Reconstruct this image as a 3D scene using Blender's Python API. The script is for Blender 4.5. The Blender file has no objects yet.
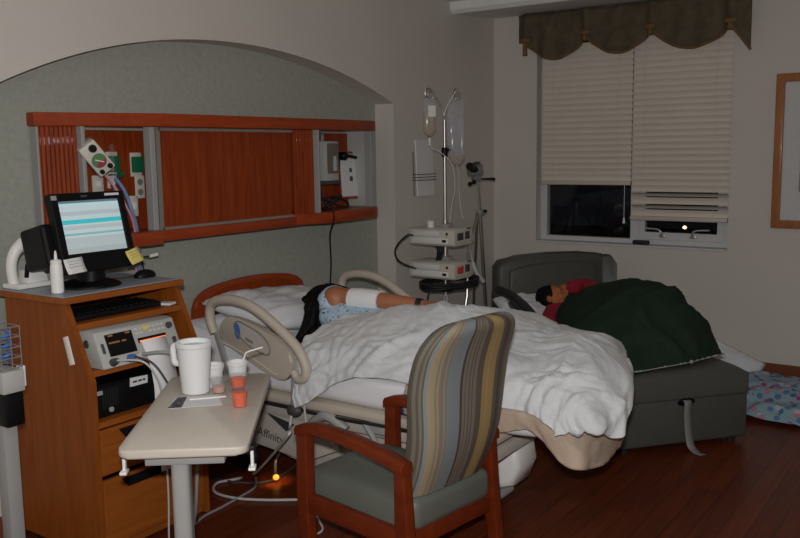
import bpy, bmesh, math, random
import numpy as np
from mathutils import Vector, Matrix, noise, Euler
V = Vector
R = math.radians
sc = bpy.context.scene
COL = sc.collection

# ------------------------------------------------------------------ camera
F = 872.0                                   # focal length in pixels of the 800x538 frame
EX = V((0.56923397, 0.11757948, -0.81372462))   # world axes written in camera axes
EY = V((-0.82205213, 0.06424329, -0.56577654))
EZ = V((-0.01424736, 0.99098328, 0.13322592))
CAM = V((0, 0, 1.6))
cd = bpy.data.cameras.new('camera')
cam = bpy.data.objects.new('camera', cd)
COL.objects.link(cam)
cd.sensor_width = 36.0
cd.lens = 36.0 * F / 800.0
cd.clip_start = 0.05
cam.matrix_world = Matrix.Translation(CAM) @ Matrix((EX, EY, EZ)).to_4x4()
sc.camera = cam

# ------------------------------------------------------------------ world, lights, exposure
w = bpy.data.worlds.new('night')
sc.world = w
w.use_nodes = True
w.node_tree.nodes['Background'].inputs['Color'].default_value = (0.012, 0.014, 0.02, 1)
w.node_tree.nodes['Background'].inputs['Strength'].default_value = 0.15
fl = bpy.data.lights.new('camera_flash', 'AREA')        # the photographer's flash, just above the lens
fl.shape = 'RECTANGLE'
fl.size, fl.size_y = 0.07, 0.05
fl.energy = 65
fl.color = (1.0, 0.995, 0.985)
flo = bpy.data.objects.new('camera_flash', fl)
COL.objects.link(flo)
flo.matrix_world = Matrix.Translation(CAM + V((-0.02, 0.0, 0.14))) @ Matrix((EX, EY, EZ)).to_4x4()
sc.view_settings.view_transform = 'Standard'
sc.view_settings.look = 'None'
sc.view_settings.gamma = 1.0
sc.view_settings.use_curve_mapping = False
sc.view_settings.exposure = 0.0


# ------------------------------------------------------------------ helpers
def at(px, py, axis, val):
    """the world point seen at a pixel, on the plane axis = val"""
    c = V((px - 400, -(py - 269), -F)) / F
    d = V((EX.dot(c), EY.dot(c), EZ.dot(c)))
    i = 'xyz'.index(axis)
    return CAM + d * ((val - CAM[i]) / d[i])


def srgb(r, g, b):
    f = lambda c: (c / 12.92 if c <= 0.04045 else ((c + 0.055) / 1.055) ** 2.4)
    return (f(r / 255), f(g / 255), f(b / 255))


MM = {}


def remember(o, m):
    MM[o.name] = m


def tag(o, label, cat, group=None, kind=None):
    if label: o['label'] = label
    if cat: o['category'] = cat
    if group: o['group'] = group
    if kind: o['kind'] = kind
    return o


def thing(name, label, cat, loc=(0, 0, 0), rz=0.0, group=None):
    o = bpy.data.objects.new(name, None)
    COL.objects.link(o)
    o.empty_display_size = 0.05
    o.location = loc
    o.rotation_euler = (0, 0, rz)
    MM[o.name] = Matrix.Translation(V(loc)) @ Matrix.Rotation(rz, 4, 'Z')
    return tag(o, label, cat, group)


def copy_tree(o, loc, rz=None, label=None):
    c = o.copy()
    COL.objects.link(c)
    c.location = loc
    if rz is not None: c.rotation_euler = (0, 0, rz)
    if label: c['label'] = label
    for ch in list(o.children):
        k = ch.copy(); COL.objects.link(k); k.parent = c
        for g in list(ch.children):
            s = g.copy(); COL.objects.link(s); s.parent = k
    return c


class MB:
    def __init__(s):
        s.bm = bmesh.new()
        s.uv = None

    def box(s, c, d, rot=None, bevel=0.0, seg=2):
        r = bmesh.ops.create_cube(s.bm, size=1.0)
        vs = r['verts']
        for v in vs:
            v.co = V((v.co.x * d[0], v.co.y * d[1], v.co.z * d[2]))
        if bevel:
            es = list({e for v in vs for e in v.link_edges})
            rr = bmesh.ops.bevel(s.bm, geom=es, offset=bevel, segments=seg, affect='EDGES', profile=0.5)
            vs = list({v for f in rr['faces'] for v in f.verts} | {v for v in vs if v.is_valid})
        m = Matrix.Translation(V(c))
        if rot is not None:
            m = m @ (rot if isinstance(rot, Matrix) else Euler(rot).to_matrix().to_4x4())
        for v in vs: v.co = m @ v.co
        return s

    def prism(s, pts, vec, bevel=0.0):
        vec = V(vec)
        a = [s.bm.verts.new(V(p)) for p in pts]
        b = [s.bm.verts.new(V(p) + vec) for p in pts]
        fs = [s.bm.faces.new(a), s.bm.faces.new(b[::-1])]
        n = len(pts)
        for i in range(n):
            fs.append(s.bm.faces.new((a[i], b[i], b[(i + 1) % n], a[(i + 1) % n])))
        if bevel:
            es = list(fs[0].edges) + list(fs[1].edges)
            bmesh.ops.bevel(s.bm, geom=es, offset=bevel, segments=2, affect='EDGES', profile=0.5)
        return s

    def tube(s, path, r, seg=10, closed=False, smooth=0):
        P = [V(p) for p in path]
        rs = r if isinstance(r, (list, tuple)) else [r] * len(P)
        if smooth:
            P, rs = crspline(P, smooth, rs, closed)
        n = len(P)
        rings = []
        up = None
        for i in range(n):
            if closed:
                t = P[(i + 1) % n] - P[i - 1]
            else:
                t = P[min(i + 1, n - 1)] - P[max(i - 1, 0)]
            if t.length < 1e-9: t = V((0, 0, 1))
            t.normalize()
            if up is None:
                up = V((0, 0, 1)) if abs(t.z) < 0.9 else V((1, 0, 0))
            a = up - t * up.dot(t)
            if a.length < 1e-6:
                a = t.orthogonal()
            a.normalize()
            up = a
            b = t.cross(a)
            rings.append([s.bm.verts.new(P[i] + (a * math.cos(2 * math.pi * k / seg) + b * math.sin(2 * math.pi * k / seg)) * rs[i]) for k in range(seg)])
        m = n if closed else n - 1
        for i in range(m):
            A, B = rings[i], rings[(i + 1) % n]
            for k in range(seg):
                s.bm.faces.new((A[k], A[(k + 1) % seg], B[(k + 1) % seg], B[k]))
        if not closed:
            s.bm.faces.new(rings[0][::-1]); s.bm.faces.new(rings[-1])
        return s

    def lathe(s, prof, c=(0, 0, 0), seg=24, m=None):
        M = Matrix.Translation(V(c)) @ (m if m is not None else Matrix())
        rings = []
        for (r, z) in prof:
            if r < 1e-6:
                rings.append([s.bm.verts.new(M @ V((0, 0, z)))])
            else:
                rings.append([s.bm.verts.new(M @ V((r * math.cos(2 * math.pi * k / seg), r * math.sin(2 * math.pi * k / seg), z))) for k in range(seg)])
        for A, B in zip(rings, rings[1:]):
            for k in range(seg):
                k2 = (k + 1) % seg
                if len(A) == 1 and len(B) == 1: continue
                if len(A) == 1: s.bm.faces.new((A[0], B[k2], B[k]))
                elif len(B) == 1: s.bm.faces.new((A[k], A[k2], B[0]))
                else: s.bm.faces.new((A[k], A[k2], B[k2], B[k]))
        return s

    def ball(s, c, r, rot=None, seg=20):
        rr = bmesh.ops.create_uvsphere(s.bm, u_segments=seg, v_segments=max(8, seg // 2 + 2), radius=1.0)
        r = r if isinstance(r, (tuple, list)) else (r, r, r)
        m = Matrix.Translation(V(c))
        if rot is not None: m = m @ Euler(rot).to_matrix().to_4x4()
        for v in rr['verts']:
            v.co = m @ V((v.co.x * r[0], v.co.y * r[1], v.co.z * r[2]))
        return s

    def grid(s, G, uv=True, closed_u=False):
        n, m = len(G), len(G[0])
        vs = [[s.bm.verts.new(p) for p in row] for row in G]
        if uv and s.uv is None:
            s.uv = s.bm.loops.layers.uv.new('UVMap')
        for i in range(n if closed_u else n - 1):
            i2 = (i + 1) % n
            for j in range(m - 1):
                f = s.bm.faces.new((vs[i][j], vs[i2][j], vs[i2][j + 1], vs[i][j + 1]))
                if uv:
                    for lp, (a, b) in zip(f.loops, ((i, j), (i + 1, j), (i + 1, j + 1), (i, j + 1))):
                        lp[s.uv].uv = (a / (n if closed_u else n - 1), b / (m - 1))
        return s

    def build(s, name, mat, parent=None, smooth=True, local=False, recalc=True, angle=35):
        if recalc:
            bmesh.ops.recalc_face_normals(s.bm, faces=s.bm.faces)
        me = bpy.data.meshes.new(name)
        o = bpy.data.objects.new(name, me)
        COL.objects.link(o)
        if parent is not None:
            o.parent = parent
            M = MM[parent.name]
            MM[o.name] = M
            if not local:
                s.bm.transform(M.inverted())
        s.bm.to_mesh(me)
        s.bm.free()
        me.materials.append(mat)
        if smooth:
            for p in me.polygons: p.use_smooth = True
            if angle < 180:
                try:
                    me.set_sharp_from_angle(angle=R(angle))
                except Exception:
                    pass
        return o


def crspline(P, k, rs=None, closed=False):
    n = len(P)
    out, ro = [], []
    rng = range(n if closed else n - 1)
    for i in rng:
        if closed:
            p0, p1, p2, p3 = P[i - 1], P[i], P[(i + 1) % n], P[(i + 2) % n]
        else:
            p0, p1, p2, p3 = P[max(i - 1, 0)], P[i], P[i + 1], P[min(i + 2, n - 1)]
        for j in range(k):
            t = j / k
            out.append(0.5 * ((2 * p1) + (p2 - p0) * t + (2 * p0 - 5 * p1 + 4 * p2 - p3) * t * t + (3 * p1 - p0 - 3 * p2 + p3) * t ** 3))
            if rs: ro.append(rs[i] * (1 - t) + rs[(i + 1) % n] * t)
    if not closed:
        out.append(P[-1].copy())
        if rs: ro.append(rs[-1])
    return (out, ro) if rs is not None else out


def loft(st, ku, kv):
    """smooth grid through stations of equal numbers of points"""
    rows = [crspline([V(p) for p in s], kv) for s in st]
    cols = [crspline([r[j] for r in rows], ku) for j in range(len(rows[0]))]
    return [[cols[j][i] for j in range(len(cols))] for i in range(len(cols[0]))]


def normals(G):
    n, m = len(G), len(G[0])
    N = []
    for i in range(n):
        row = []
        for j in range(m):
            a = G[min(i + 1, n - 1)][j] - G[max(i - 1, 0)][j]
            b = G[i][min(j + 1, m - 1)] - G[i][max(j - 1, 0)]
            c = a.cross(b)
            row.append(c.normalized() if c.length > 1e-9 else V((0, 0, 1)))
        N.append(row)
    return N


def crease(p, fx, fy, seed, sharp=2.0):
    """long soft folds: ridged noise stretched along one way"""
    q = V((p[0] * fx + seed, p[1] * fy + seed * 1.7, seed * 0.3))
    a = noise.noise(q)
    return (1 - min(1.0, abs(a) * 2.2)) ** sharp


def add_mod_solid(o, t, off=-1.0):
    m = o.modifiers.new('thickness', 'SOLIDIFY')
    m.thickness = t
    m.offset = off
    return o


def remesh_union(mb, name, mat, parent=None, voxel=0.007, smooth=4, tf=None):
    """melts overlapping closed shapes into one continuous skin"""
    bmesh.ops.recalc_face_normals(mb.bm, faces=mb.bm.faces)
    me = bpy.data.meshes.new('tmp'); mb.bm.to_mesh(me); mb.bm.free()
    o = bpy.data.objects.new('tmp', me); COL.objects.link(o)
    r = o.modifiers.new('r', 'REMESH'); r.mode = 'VOXEL'; r.voxel_size = voxel; r.use_smooth_shade = True
    if smooth:
        s = o.modifiers.new('s', 'SMOOTH'); s.iterations = smooth; s.factor = 0.5
    dg = bpy.context.evaluated_depsgraph_get()
    dg.update()
    me2 = bpy.data.meshes.new_from_object(o.evaluated_get(dg))
    bpy.data.objects.remove(o); bpy.data.meshes.remove(me)
    me2.name = name
    me2.materials.clear(); me2.materials.append(mat)
    n = bpy.data.objects.new(name, me2); COL.objects.link(n)
    if parent is not None:
        n.parent = parent; MM[n.name] = MM[parent.name]
        me2.transform(MM[parent.name].inverted())
    for p in me2.polygons: p.use_smooth = True
    return n


def text(body, name, mat, parent, size, M, ext=0.0004):
    c = bpy.data.curves.new('t', 'FONT')
    c.body = body; c.size = size; c.extrude = ext; c.align_x = 'CENTER'; c.align_y = 'CENTER'
    o = bpy.data.objects.new('t', c); COL.objects.link(o)
    dg = bpy.context.evaluated_depsgraph_get(); dg.update()
    me = bpy.data.meshes.new_from_object(o.evaluated_get(dg))
    bpy.data.objects.remove(o)
    me.name = name
    me.materials.clear(); me.materials.append(mat)
    n = bpy.data.objects.new(name, me); COL.objects.link(n)
    n.parent = parent; MM[n.name] = MM[parent.name]
    me.transform(MM[parent.name].inverted() @ M)
    return n


def frame(o, xa, ya):
    """matrix with local x and y along xa, ya at origin o"""
    xa = V(xa).normalized(); ya = V(ya); ya = (ya - xa * xa.dot(ya)).normalized(); za = xa.cross(ya)
    m = Matrix((xa, ya, za)).transposed().to_4x4()
    m.translation = V(o)
    return m


# ------------------------------------------------------------------ materials
def mat(name, col, rough=0.6, metal=0.0, var=0.06, scale=8.0, bump=0.0, bscale=60.0, spec=0.5, trans=0.0, alpha=1.0, coat=0.0, emit=None, estr=0.0, sheen=0.0, ior=1.45):
    m = bpy.data.materials.new(name)
    m.use_nodes = True
    nt = m.node_tree
    b = nt.nodes['Principled BSDF']
    tc = nt.nodes.new('ShaderNodeTexCoord')
    n = nt.nodes.new('ShaderNodeTexNoise'); n.inputs['Scale'].default_value = scale; n.inputs['Detail'].default_value = 3
    nt.links.new(tc.outputs['Object'], n.inputs['Vector'])
    cr = nt.nodes.new('ShaderNodeValToRGB')
    cr.color_ramp.elements[0].color = tuple(max(0, c * (1 - var)) for c in col[:3]) + (1,)
    cr.color_ramp.elements[1].color = tuple(min(1, c * (1 + var)) for c in col[:3]) + (1,)
    cr.color_ramp.elements[0].position = 0.3; cr.color_ramp.elements[1].position = 0.7
    nt.links.new(n.outputs['Fac'], cr.inputs['Fac'])
    nt.links.new(cr.outputs['Color'], b.inputs['Base Color'])
    b.inputs['Roughness'].default_value = rough
    b.inputs['Metallic'].default_value = metal
    b.inputs['Specular IOR Level'].default_value = spec
    b.inputs['Transmission Weight'].default_value = trans
    b.inputs['Alpha'].default_value = alpha
    b.inputs['IOR'].default_value = ior
    b.inputs['Coat Weight'].default_value = coat
    b.inputs['Sheen Weight'].default_value = sheen
    if emit:
        b.inputs['Emission Color'].default_value = tuple(emit) + (1,)
        b.inputs['Emission Strength'].default_value = estr
    if bump:
        n2 = nt.nodes.new('ShaderNodeTexNoise'); n2.inputs['Scale'].default_value = bscale; n2.inputs['Detail'].default_value = 4
        nt.links.new(tc.outputs['Object'], n2.inputs['Vector'])
        bp = nt.nodes.new('ShaderNodeBump'); bp.inputs['Strength'].default_value = bump; bp.inputs['Distance'].default_value = 0.01
        nt.links.new(n2.outputs['Fac'], bp.inputs['Height'])
        nt.links.new(bp.outputs['Normal'], b.inputs['Normal'])
    return m


def wood(name, c1, c2, stretch=(12, 12, 1.2), rough=0.4, coat=0.15, wave=None):
    m = mat(name, c1, rough, coat=coat, spec=0.22)
    nt = m.node_tree; b = nt.nodes['Principled BSDF']
    for l in list(b.inputs['Base Color'].links): nt.links.remove(l)
    tc = nt.nodes['Texture Coordinate']
    mp = nt.nodes.new('ShaderNodeMapping'); mp.inputs['Scale'].default_value = stretch
    nt.links.new(tc.outputs['Object'], mp.inputs['Vector'])
    n = nt.nodes.new('ShaderNodeTexNoise'); n.inputs['Scale'].default_value = 3.0; n.inputs['Detail'].default_value = 6; n.inputs['Distortion'].default_value = 0.8
    nt.links.new(mp.outputs['Vector'], n.inputs['Vector'])
    cr = nt.nodes.new('ShaderNodeValToRGB')
    cr.color_ramp.elements[0].color = tuple(c1) + (1,); cr.color_ramp.elements[0].position = 0.35
    cr.color_ramp.elements[1].color = tuple(c2) + (1,); cr.color_ramp.elements[1].position = 0.65
    nt.links.new(n.outputs['Fac'], cr.inputs['Fac'])
    nt.links.new(cr.outputs['Color'], b.inputs['Base Color'])
    return m


def ramp_uv(name, axis, stops, rough=0.8, constant=True, weave=0.0, emit=0.0, coordname='UV'):
    """bands across a surface read from its UV map"""
    m = mat(name, (0.5, 0.5, 0.5), rough, bump=weave, bscale=250)
    nt = m.node_tree; b = nt.nodes['Principled BSDF']
    for l in list(b.inputs['Base Color'].links): nt.links.remove(l)
    tc = nt.nodes['Texture Coordinate']
    sp = nt.nodes.new('ShaderNodeSeparateXYZ'); nt.links.new(tc.outputs[coordname], sp.inputs['Vector'])
    cr = nt.nodes.new('ShaderNodeValToRGB')
    cr.color_ramp.interpolation = 'CONSTANT' if constant else 'LINEAR'
    e = cr.color_ramp.elements
    while len(e) > 1: e.remove(e[-1])
    e[0].position = stops[0][0]; e[0].color = tuple(stops[0][1]) + (1,)
    for p, c in stops[1:]:
        k = e.new(p); k.color = tuple(c) + (1,)
    nt.links.new(sp.outputs[axis], cr.inputs['Fac'])
    nt.links.new(cr.outputs['Color'], b.inputs['Base Color'])
    if emit:
        nt.links.new(cr.outputs['Color'], b.inputs['Emission Color'])
        b.inputs['Emission Strength'].default_value = emit
    return m


def spotted(name, base, spots, scale=30.0, size=0.22, rough=0.8):
    """voronoi print: spots of several colours on a base cloth"""
    m = mat(name, base, rough)
    nt = m.node_tree; b = nt.nodes['Principled BSDF']
    base_out = b.inputs['Base Color'].links[0].from_socket
    tc = nt.nodes['Texture Coordinate']
    v = nt.nodes.new('ShaderNodeTexVoronoi'); v.inputs['Scale'].default_value = scale
    nt.links.new(tc.outputs['Object'], v.inputs['Vector'])
    lt = nt.nodes.new('ShaderNodeMath'); lt.operation = 'LESS_THAN'; lt.inputs[1].default_value = size
    nt.links.new(v.outputs['Distance'], lt.inputs[0])
    sp = nt.nodes.new('ShaderNodeSeparateColor'); nt.links.new(v.outputs['Color'], sp.inputs['Color'])
    cr = nt.nodes.new('ShaderNodeValToRGB'); cr.color_ramp.interpolation = 'CONSTANT'
    e = cr.color_ramp.elements
    while len(e) > 1: e.remove(e[-1])
    e[0].position = 0; e[0].color = tuple(spots[0]) + (1,)
    for i, c in enumerate(spots[1:], 1):
        k = e.new(i / len(spots)); k.color = tuple(c) + (1,)
    nt.links.new(sp.outputs['Red'], cr.inputs['Fac'])
    mx = nt.nodes.new('ShaderNodeMix'); mx.data_type = 'RGBA'
    nt.links.new(lt.outputs[0], mx.inputs['Factor'])
    nt.links.new(base_out, mx.inputs['A']); nt.links.new(cr.outputs['Color'], mx.inputs['B'])
    nt.links.new(mx.outputs['Result'], b.inputs['Base Color'])
    return m


def floor_mat():
    m = mat('floor_wood', (0.05, 0.02, 0.01), 0.34, coat=0.0, spec=0.2)
    nt = m.node_tree; b = nt.nodes['Principled BSDF']
    for l in list(b.inputs['Base Color'].links): nt.links.remove(l)
    tc = nt.nodes['Texture Coordinate']
    br = nt.nodes.new('ShaderNodeTexBrick')
    br.inputs['Scale'].default_value = 1.0
    br.inputs['Brick Width'].default_value = 0.9; br.inputs['Row Height'].default_value = 0.1
    br.inputs['Mortar Size'].default_value = 0.0015
    br.inputs['Color1'].default_value = (0.150, 0.031, 0.0095, 1); br.inputs['Color2'].default_value = (0.105, 0.021, 0.0065, 1)
    br.inputs['Mortar'].default_value = (0.012, 0.005, 0.003, 1)
    nt.links.new(tc.outputs['Object'], br.inputs['Vector'])
    mp = nt.nodes.new('ShaderNodeMapping'); mp.inputs['Scale'].default_value = (1.5, 25, 1)
    nt.links.new(tc.outputs['Object'], mp.inputs['Vector'])
    n = nt.nodes.new('ShaderNodeTexNoise'); n.inputs['Scale'].default_value = 2.0; n.inputs['Detail'].default_value = 5
    nt.links.new(mp.outputs['Vector'], n.inputs['Vector'])
    mx = nt.nodes.new('ShaderNodeMix'); mx.data_type = 'RGBA'; mx.blend_type = 'OVERLAY'; mx.inputs['Factor'].default_value = 0.6
    nt.links.new(br.outputs['Color'], mx.inputs['A']); nt.links.new(n.outputs['Fac'], mx.inputs['B'])
    nt.links.new(mx.outputs['Result'], b.inputs['Base Color'])
    return m


M_wall = mat('beige_wall_paint', (0.63, 0.58, 0.53), 0.7, var=0.025, scale=1.5, bump=0.05, bscale=90)
M_niche = mat('sage_wall_covering', (0.36, 0.37, 0.32), 0.75, var=0.07, scale=40, bump=0.12, bscale=120)
M_ceil = mat('ceiling_paint', (0.80, 0.80, 0.78), 0.8, var=0.02)
M_floor = floor_mat()
M_base = wood('baseboard_wood', (0.16, 0.05, 0.022), (0.20, 0.065, 0.03), (2, 2, 20))
M_red = wood('cherry_panel', (0.20, 0.028, 0.004), (0.29, 0.047, 0.008), (14, 14, 0.9), 0.5)
M_redh = wood('cherry_trim', (0.27, 0.040, 0.010), (0.33, 0.054, 0.014), (1.2, 14, 14), 0.4, 0.1)
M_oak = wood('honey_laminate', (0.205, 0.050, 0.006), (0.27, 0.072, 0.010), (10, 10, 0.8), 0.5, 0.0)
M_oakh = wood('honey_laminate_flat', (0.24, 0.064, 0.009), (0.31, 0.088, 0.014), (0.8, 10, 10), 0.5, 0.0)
M_chairw = wood('chair_cherry', (0.115, 0.017, 0.0038), (0.150, 0.023, 0.0052), (8, 3, 8), 0.45, 0.05)
M_white = mat('white_plastic', (0.80, 0.79, 0.76), 0.4, var=0.02)
M_offw = mat('offwhite_plastic', (0.62, 0.58, 0.51), 0.45, var=0.03)
M_bedp = mat('bed_plastic', (0.50, 0.435, 0.36), 0.45, var=0.03, bump=0.02)
M_bedg = mat('bed_frame_paint', (0.48, 0.44, 0.39), 0.45, var=0.04)
M_lgrey = mat('light_grey_enclosure', (0.44, 0.44, 0.42), 0.5, var=0.03)
M_grey = mat('mid_grey_plastic', (0.20, 0.20, 0.195), 0.5, var=0.04)
M_dgrey = mat('dark_grey_plastic', (0.06, 0.06, 0.062), 0.5, var=0.05)
M_black = mat('black_plastic', (0.005, 0.005, 0.0055), 0.45, var=0.1, spec=0.25)
M_blackm = mat('black_rubber', (0.012, 0.012, 0.013), 0.6, var=0.1)
M_chrome = mat('chrome', (0.55, 0.52, 0.49), 0.36, metal=1.0, var=0.03)
M_alu = mat('brushed_aluminium', (0.55, 0.54, 0.51), 0.4, metal=0.85, var=0.05, scale=30)
M_alup = mat('grey_painted_metal', (0.33, 0.33, 0.32), 0.42, var=0.03)
M_sheet = mat('white_sheet_cloth', (0.76, 0.76, 0.77), 0.85, var=0.025, bump=0.10, bscale=180, sheen=0.1)
M_blanket = mat('white_blanket_cloth', (0.59, 0.60, 0.605), 0.9, var=0.03, bump=0.25, bscale=110, sheen=0.1)
M_tan = mat('cream_blanket_cloth', (0.46, 0.355, 0.27), 0.9, var=0.04, bump=0.25, bscale=120)
M_pillow = mat('pillowcase_cloth', (0.70, 0.71, 0.73), 0.85, var=0.02, bump=0.1, bscale=150)
M_green = mat('dark_green_fleece', (0.018, 0.034, 0.021), 0.95, var=0.15, bump=0.3, bscale=90, spec=0.2)
M_vinyl = mat('charcoal_vinyl', (0.078, 0.080, 0.069), 0.48, var=0.05, bump=0.03, bscale=200)
M_vinyld = mat('black_vinyl', (0.025, 0.025, 0.025), 0.4, var=0.05)
M_seat = mat('sage_vinyl', (0.108, 0.116, 0.098), 0.55, var=0.04, bump=0.03, bscale=200)
M_table = mat('cream_laminate', (0.555, 0.50, 0.43), 0.4, var=0.02)
M_tedge = mat('cream_edge', (0.62, 0.56, 0.44), 0.4, var=0.02)
M_skin = mat('skin', (0.35, 0.135, 0.066), 0.5, var=0.06, scale=14, bump=0.03)
M_skin2 = mat('skin_warm', (0.40, 0.125, 0.045), 0.5, var=0.06, scale=14)
M_lip = mat('lip_skin', (0.27, 0.07, 0.05), 0.5)
M_hair = mat('black_hair', (0.0045, 0.004, 0.004), 0.6, var=0.3, scale=120, bump=0.3, bscale=90, spec=0.15)
M_gown = spotted('hospital_gown_print', (0.42, 0.56, 0.68), [(0.10, 0.18, 0.34), (0.12, 0.30, 0.42), (0.30, 0.22, 0.22), (0.05, 0.10, 0.2)], 48, 0.27)
M_redcloth = mat('red_knit', (0.30, 0.012, 0.030), 0.9, var=0.1, bump=0.2, bscale=150)
M_bandage = mat('white_bandage', (0.78, 0.78, 0.79), 0.8, var=0.02, bump=0.1)
M_blue = mat('blue_plastic', (0.07, 0.16, 0.42), 0.4)
M_navy = mat('navy_pad', (0.018, 0.022, 0.14), 0.7)
M_greenp = mat('green_oxygen_fitting', (0.008, 0.14, 0.065), 0.4)
M_paper = mat('paper', (0.72, 0.72, 0.72), 0.8, var=0.02)
M_post = mat('yellow_note', (0.70, 0.58, 0.16), 0.8, var=0.03)
M_foam = mat('white_foam', (0.74, 0.74, 0.735), 0.6, var=0.015, bump=0.03, bscale=250)
M_foami = mat('foam_inside', (0.62, 0.70, 0.70), 0.6)
M_jelly = mat('orange_jelly', (0.85, 0.105, 0.008), 0.35, var=0.05)
M_pink = mat('pale_peach_drink', (0.62, 0.36, 0.27), 0.3)
M_clear = mat('clear_plastic', (0.95, 0.95, 0.96), 0.08, trans=1.0, var=0.0, ior=1.12)
M_film = mat('clear_film', (0.40, 0.41, 0.42), 0.12, var=0.0, alpha=0.09)
M_bag = mat('fluid_bag_film', (0.60, 0.63, 0.66), 0.12, var=0.0, alpha=0.24)
M_bagy = mat('yellow_fluid', (0.55, 0.44, 0.22), 0.2, var=0.04, alpha=0.55)
M_glass = mat('window_glass', (0.9, 0.92, 0.92), 0.02, trans=1.0, var=0.0, ior=1.3)
M_frame_w = mat('window_frame_paint', (0.60, 0.60, 0.60), 0.45, var=0.02)
M_blind = mat('blind_slat_vinyl', (0.74, 0.665, 0.575), 0.5, var=0.02, scale=3)
M_blinde = mat('blind_rail_vinyl', (0.58, 0.51, 0.44), 0.5, var=0.02)
M_val = mat('olive_brocade', (0.10, 0.078, 0.046), 0.85, var=0.22, scale=16, bump=0.1)
M_valt = mat('gold_trim', (0.17, 0.095, 0.035), 0.7, var=0.2, scale=60)
M_orangew = wood('picture_frame_wood', (0.34, 0.13, 0.05), (0.42, 0.17, 0.065), (10, 10, 1), 0.3, 0.3)
M_matb = mat('picture_mat_board', (0.60, 0.61, 0.60), 0.8, var=0.02)
M_counter = mat('blue_grey_laminate', (0.30, 0.345, 0.39), 0.4, var=0.05, scale=40)
M_amber = mat('amber_lens', (0.8, 0.3, 0.05), 0.3, emit=(1.0, 0.36, 0.04), estr=1.1)
M_slot = mat('glowing_paper_slot', (0.8, 0.15, 0.04), 0.4, emit=(1.0, 0.16, 0.04), estr=1.2)
M_reddisp = mat('red_display', (0.35, 0.03, 0.025), 0.3, emit=(0.6, 0.04, 0.03), estr=0.10)
M_ink = mat('dark_ink', (0.03, 0.03, 0.035), 0.7)
M_inkb = mat('blue_ink', (0.05, 0.12, 0.5), 0.6)
M_teal = mat('teal_label', (0.05, 0.30, 0.25), 0.6)
M_photo = spotted('dark_photo_print', (0.08, 0.08, 0.10), [(0.02, 0.02, 0.03), (0.25, 0.22, 0.22), (0.05, 0.05, 0.12)], 60, 0.4)
M_floral = spotted('floral_print', (0.27, 0.40, 0.46), [(0.45, 0.04, 0.20), (0.10, 0.20, 0.38), (0.50, 0.50, 0.52), (0.40, 0.08, 0.28), (0.06, 0.15, 0.28), (0.55, 0.20, 0.30)], 21, 0.42)
M_cable_w = mat('white_cable', (0.50, 0.48, 0.46), 0.5, var=0.03)
M_cable_g = mat('grey_cable', (0.26, 0.26, 0.27), 0.5, var=0.03)
M_orange_cord = mat('pink_white_tube', (0.55, 0.25, 0.28), 0.4)

random.seed(7)


# ================================================================== THE ROOM
XW, YH, YN, ZC = 6.15, 3.354, 3.504, 2.655
XL, YF = -1.4, -2.6


def struct(name, mb, m, parent=None, smooth=False, **k):
    o = mb.build(name, m, parent, smooth=smooth, **k)
    if parent is None: o['kind'] = 'structure'
    return o


struct('floor', MB().box(((XL + XW) / 2, (YF + 3.65) / 2, -0.05), (XW - XL + 0.6, 3.65 - YF + 0.3, 0.1)), M_floor)
struct('ceiling', MB().box(((XL + XW) / 2, (YF + 3.65) / 2, ZC + 0.05), (XW - XL + 0.6, 3.65 - YF + 0.3, 0.1)), M_ceil)
struct('wall_left', MB().box((XL - 0.06, 0.5, ZC / 2), (0.12, 6.4, ZC)), M_wall)
struct('wall_front', MB().box(((XL + XW) / 2, YF - 0.06, ZC / 2), (XW - XL + 0.3, 0.12, ZC)), M_wall)

# back wall with the arched recess cut through it
NX0, NX1 = 1.94, 4.775
arc = []
zs, rise, cx, hw = 1.915, 0.262, (NX0 + NX1) / 2, (NX1 - NX0) / 2
rad = (hw * hw + rise * rise) / (2 * rise)
for i in range(41):
    x = NX0 + (NX1 - NX0) * i / 40
    arc.append((x, YH, zs + math.sqrt(rad * rad - (x - cx) ** 2) - (rad - rise) - 0.055 * max(0.0, (cx - x) / hw) ** 3))
mb = MB()
up = [(x, z) for x, _, z in arc]
outer = [((XL, 0), (NX0, 0), (NX0, up[0][1]), (XL, up[0][1])), ((XL, up[0][1]), (NX0, up[0][1]), (NX0, ZC), (XL, ZC)),
         ((NX1, 0), (XW + 0.2, 0), (XW + 0.2, up[-1][1]), (NX1, up[-1][1])), ((NX1, up[-1][1]), (XW + 0.2, up[-1][1]), (XW + 0.2, ZC), (NX1, ZC))]
for (x0, za), (x1, zb) in zip(up, up[1:]):
    outer.append(((x0, za), (x1, zb), (x1, ZC), (x0, ZC)))
for q in outer:
    mb.bm.faces.new([mb.bm.verts.new((x, YH, z)) for x, z in q])
    mb.bm.faces.new([mb.bm.verts.new((x, YN + 0.002, z)) for x, z in q[::-1]])
rim = [(NX0, 0)] + up + [(NX1, 0)]
for (x0, za), (x1, zb) in zip(rim, rim[1:]):
    mb.bm.faces.new([mb.bm.verts.new(p) for p in ((x0, YH, za), (x1, YH, zb), (x1, YN + 0.002, zb), (x0, YN + 0.002, za))])
bmesh.ops.remove_doubles(mb.bm, verts=mb.bm.verts, dist=1e-5)
struct('wall_back', mb, M_wall)
struct('wall_niche', MB().box(((NX0 + NX1) / 2, YN + 0.05, ZC / 2), (NX1 - NX0 + 0.5, 0.1, ZC)), M_niche)

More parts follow.
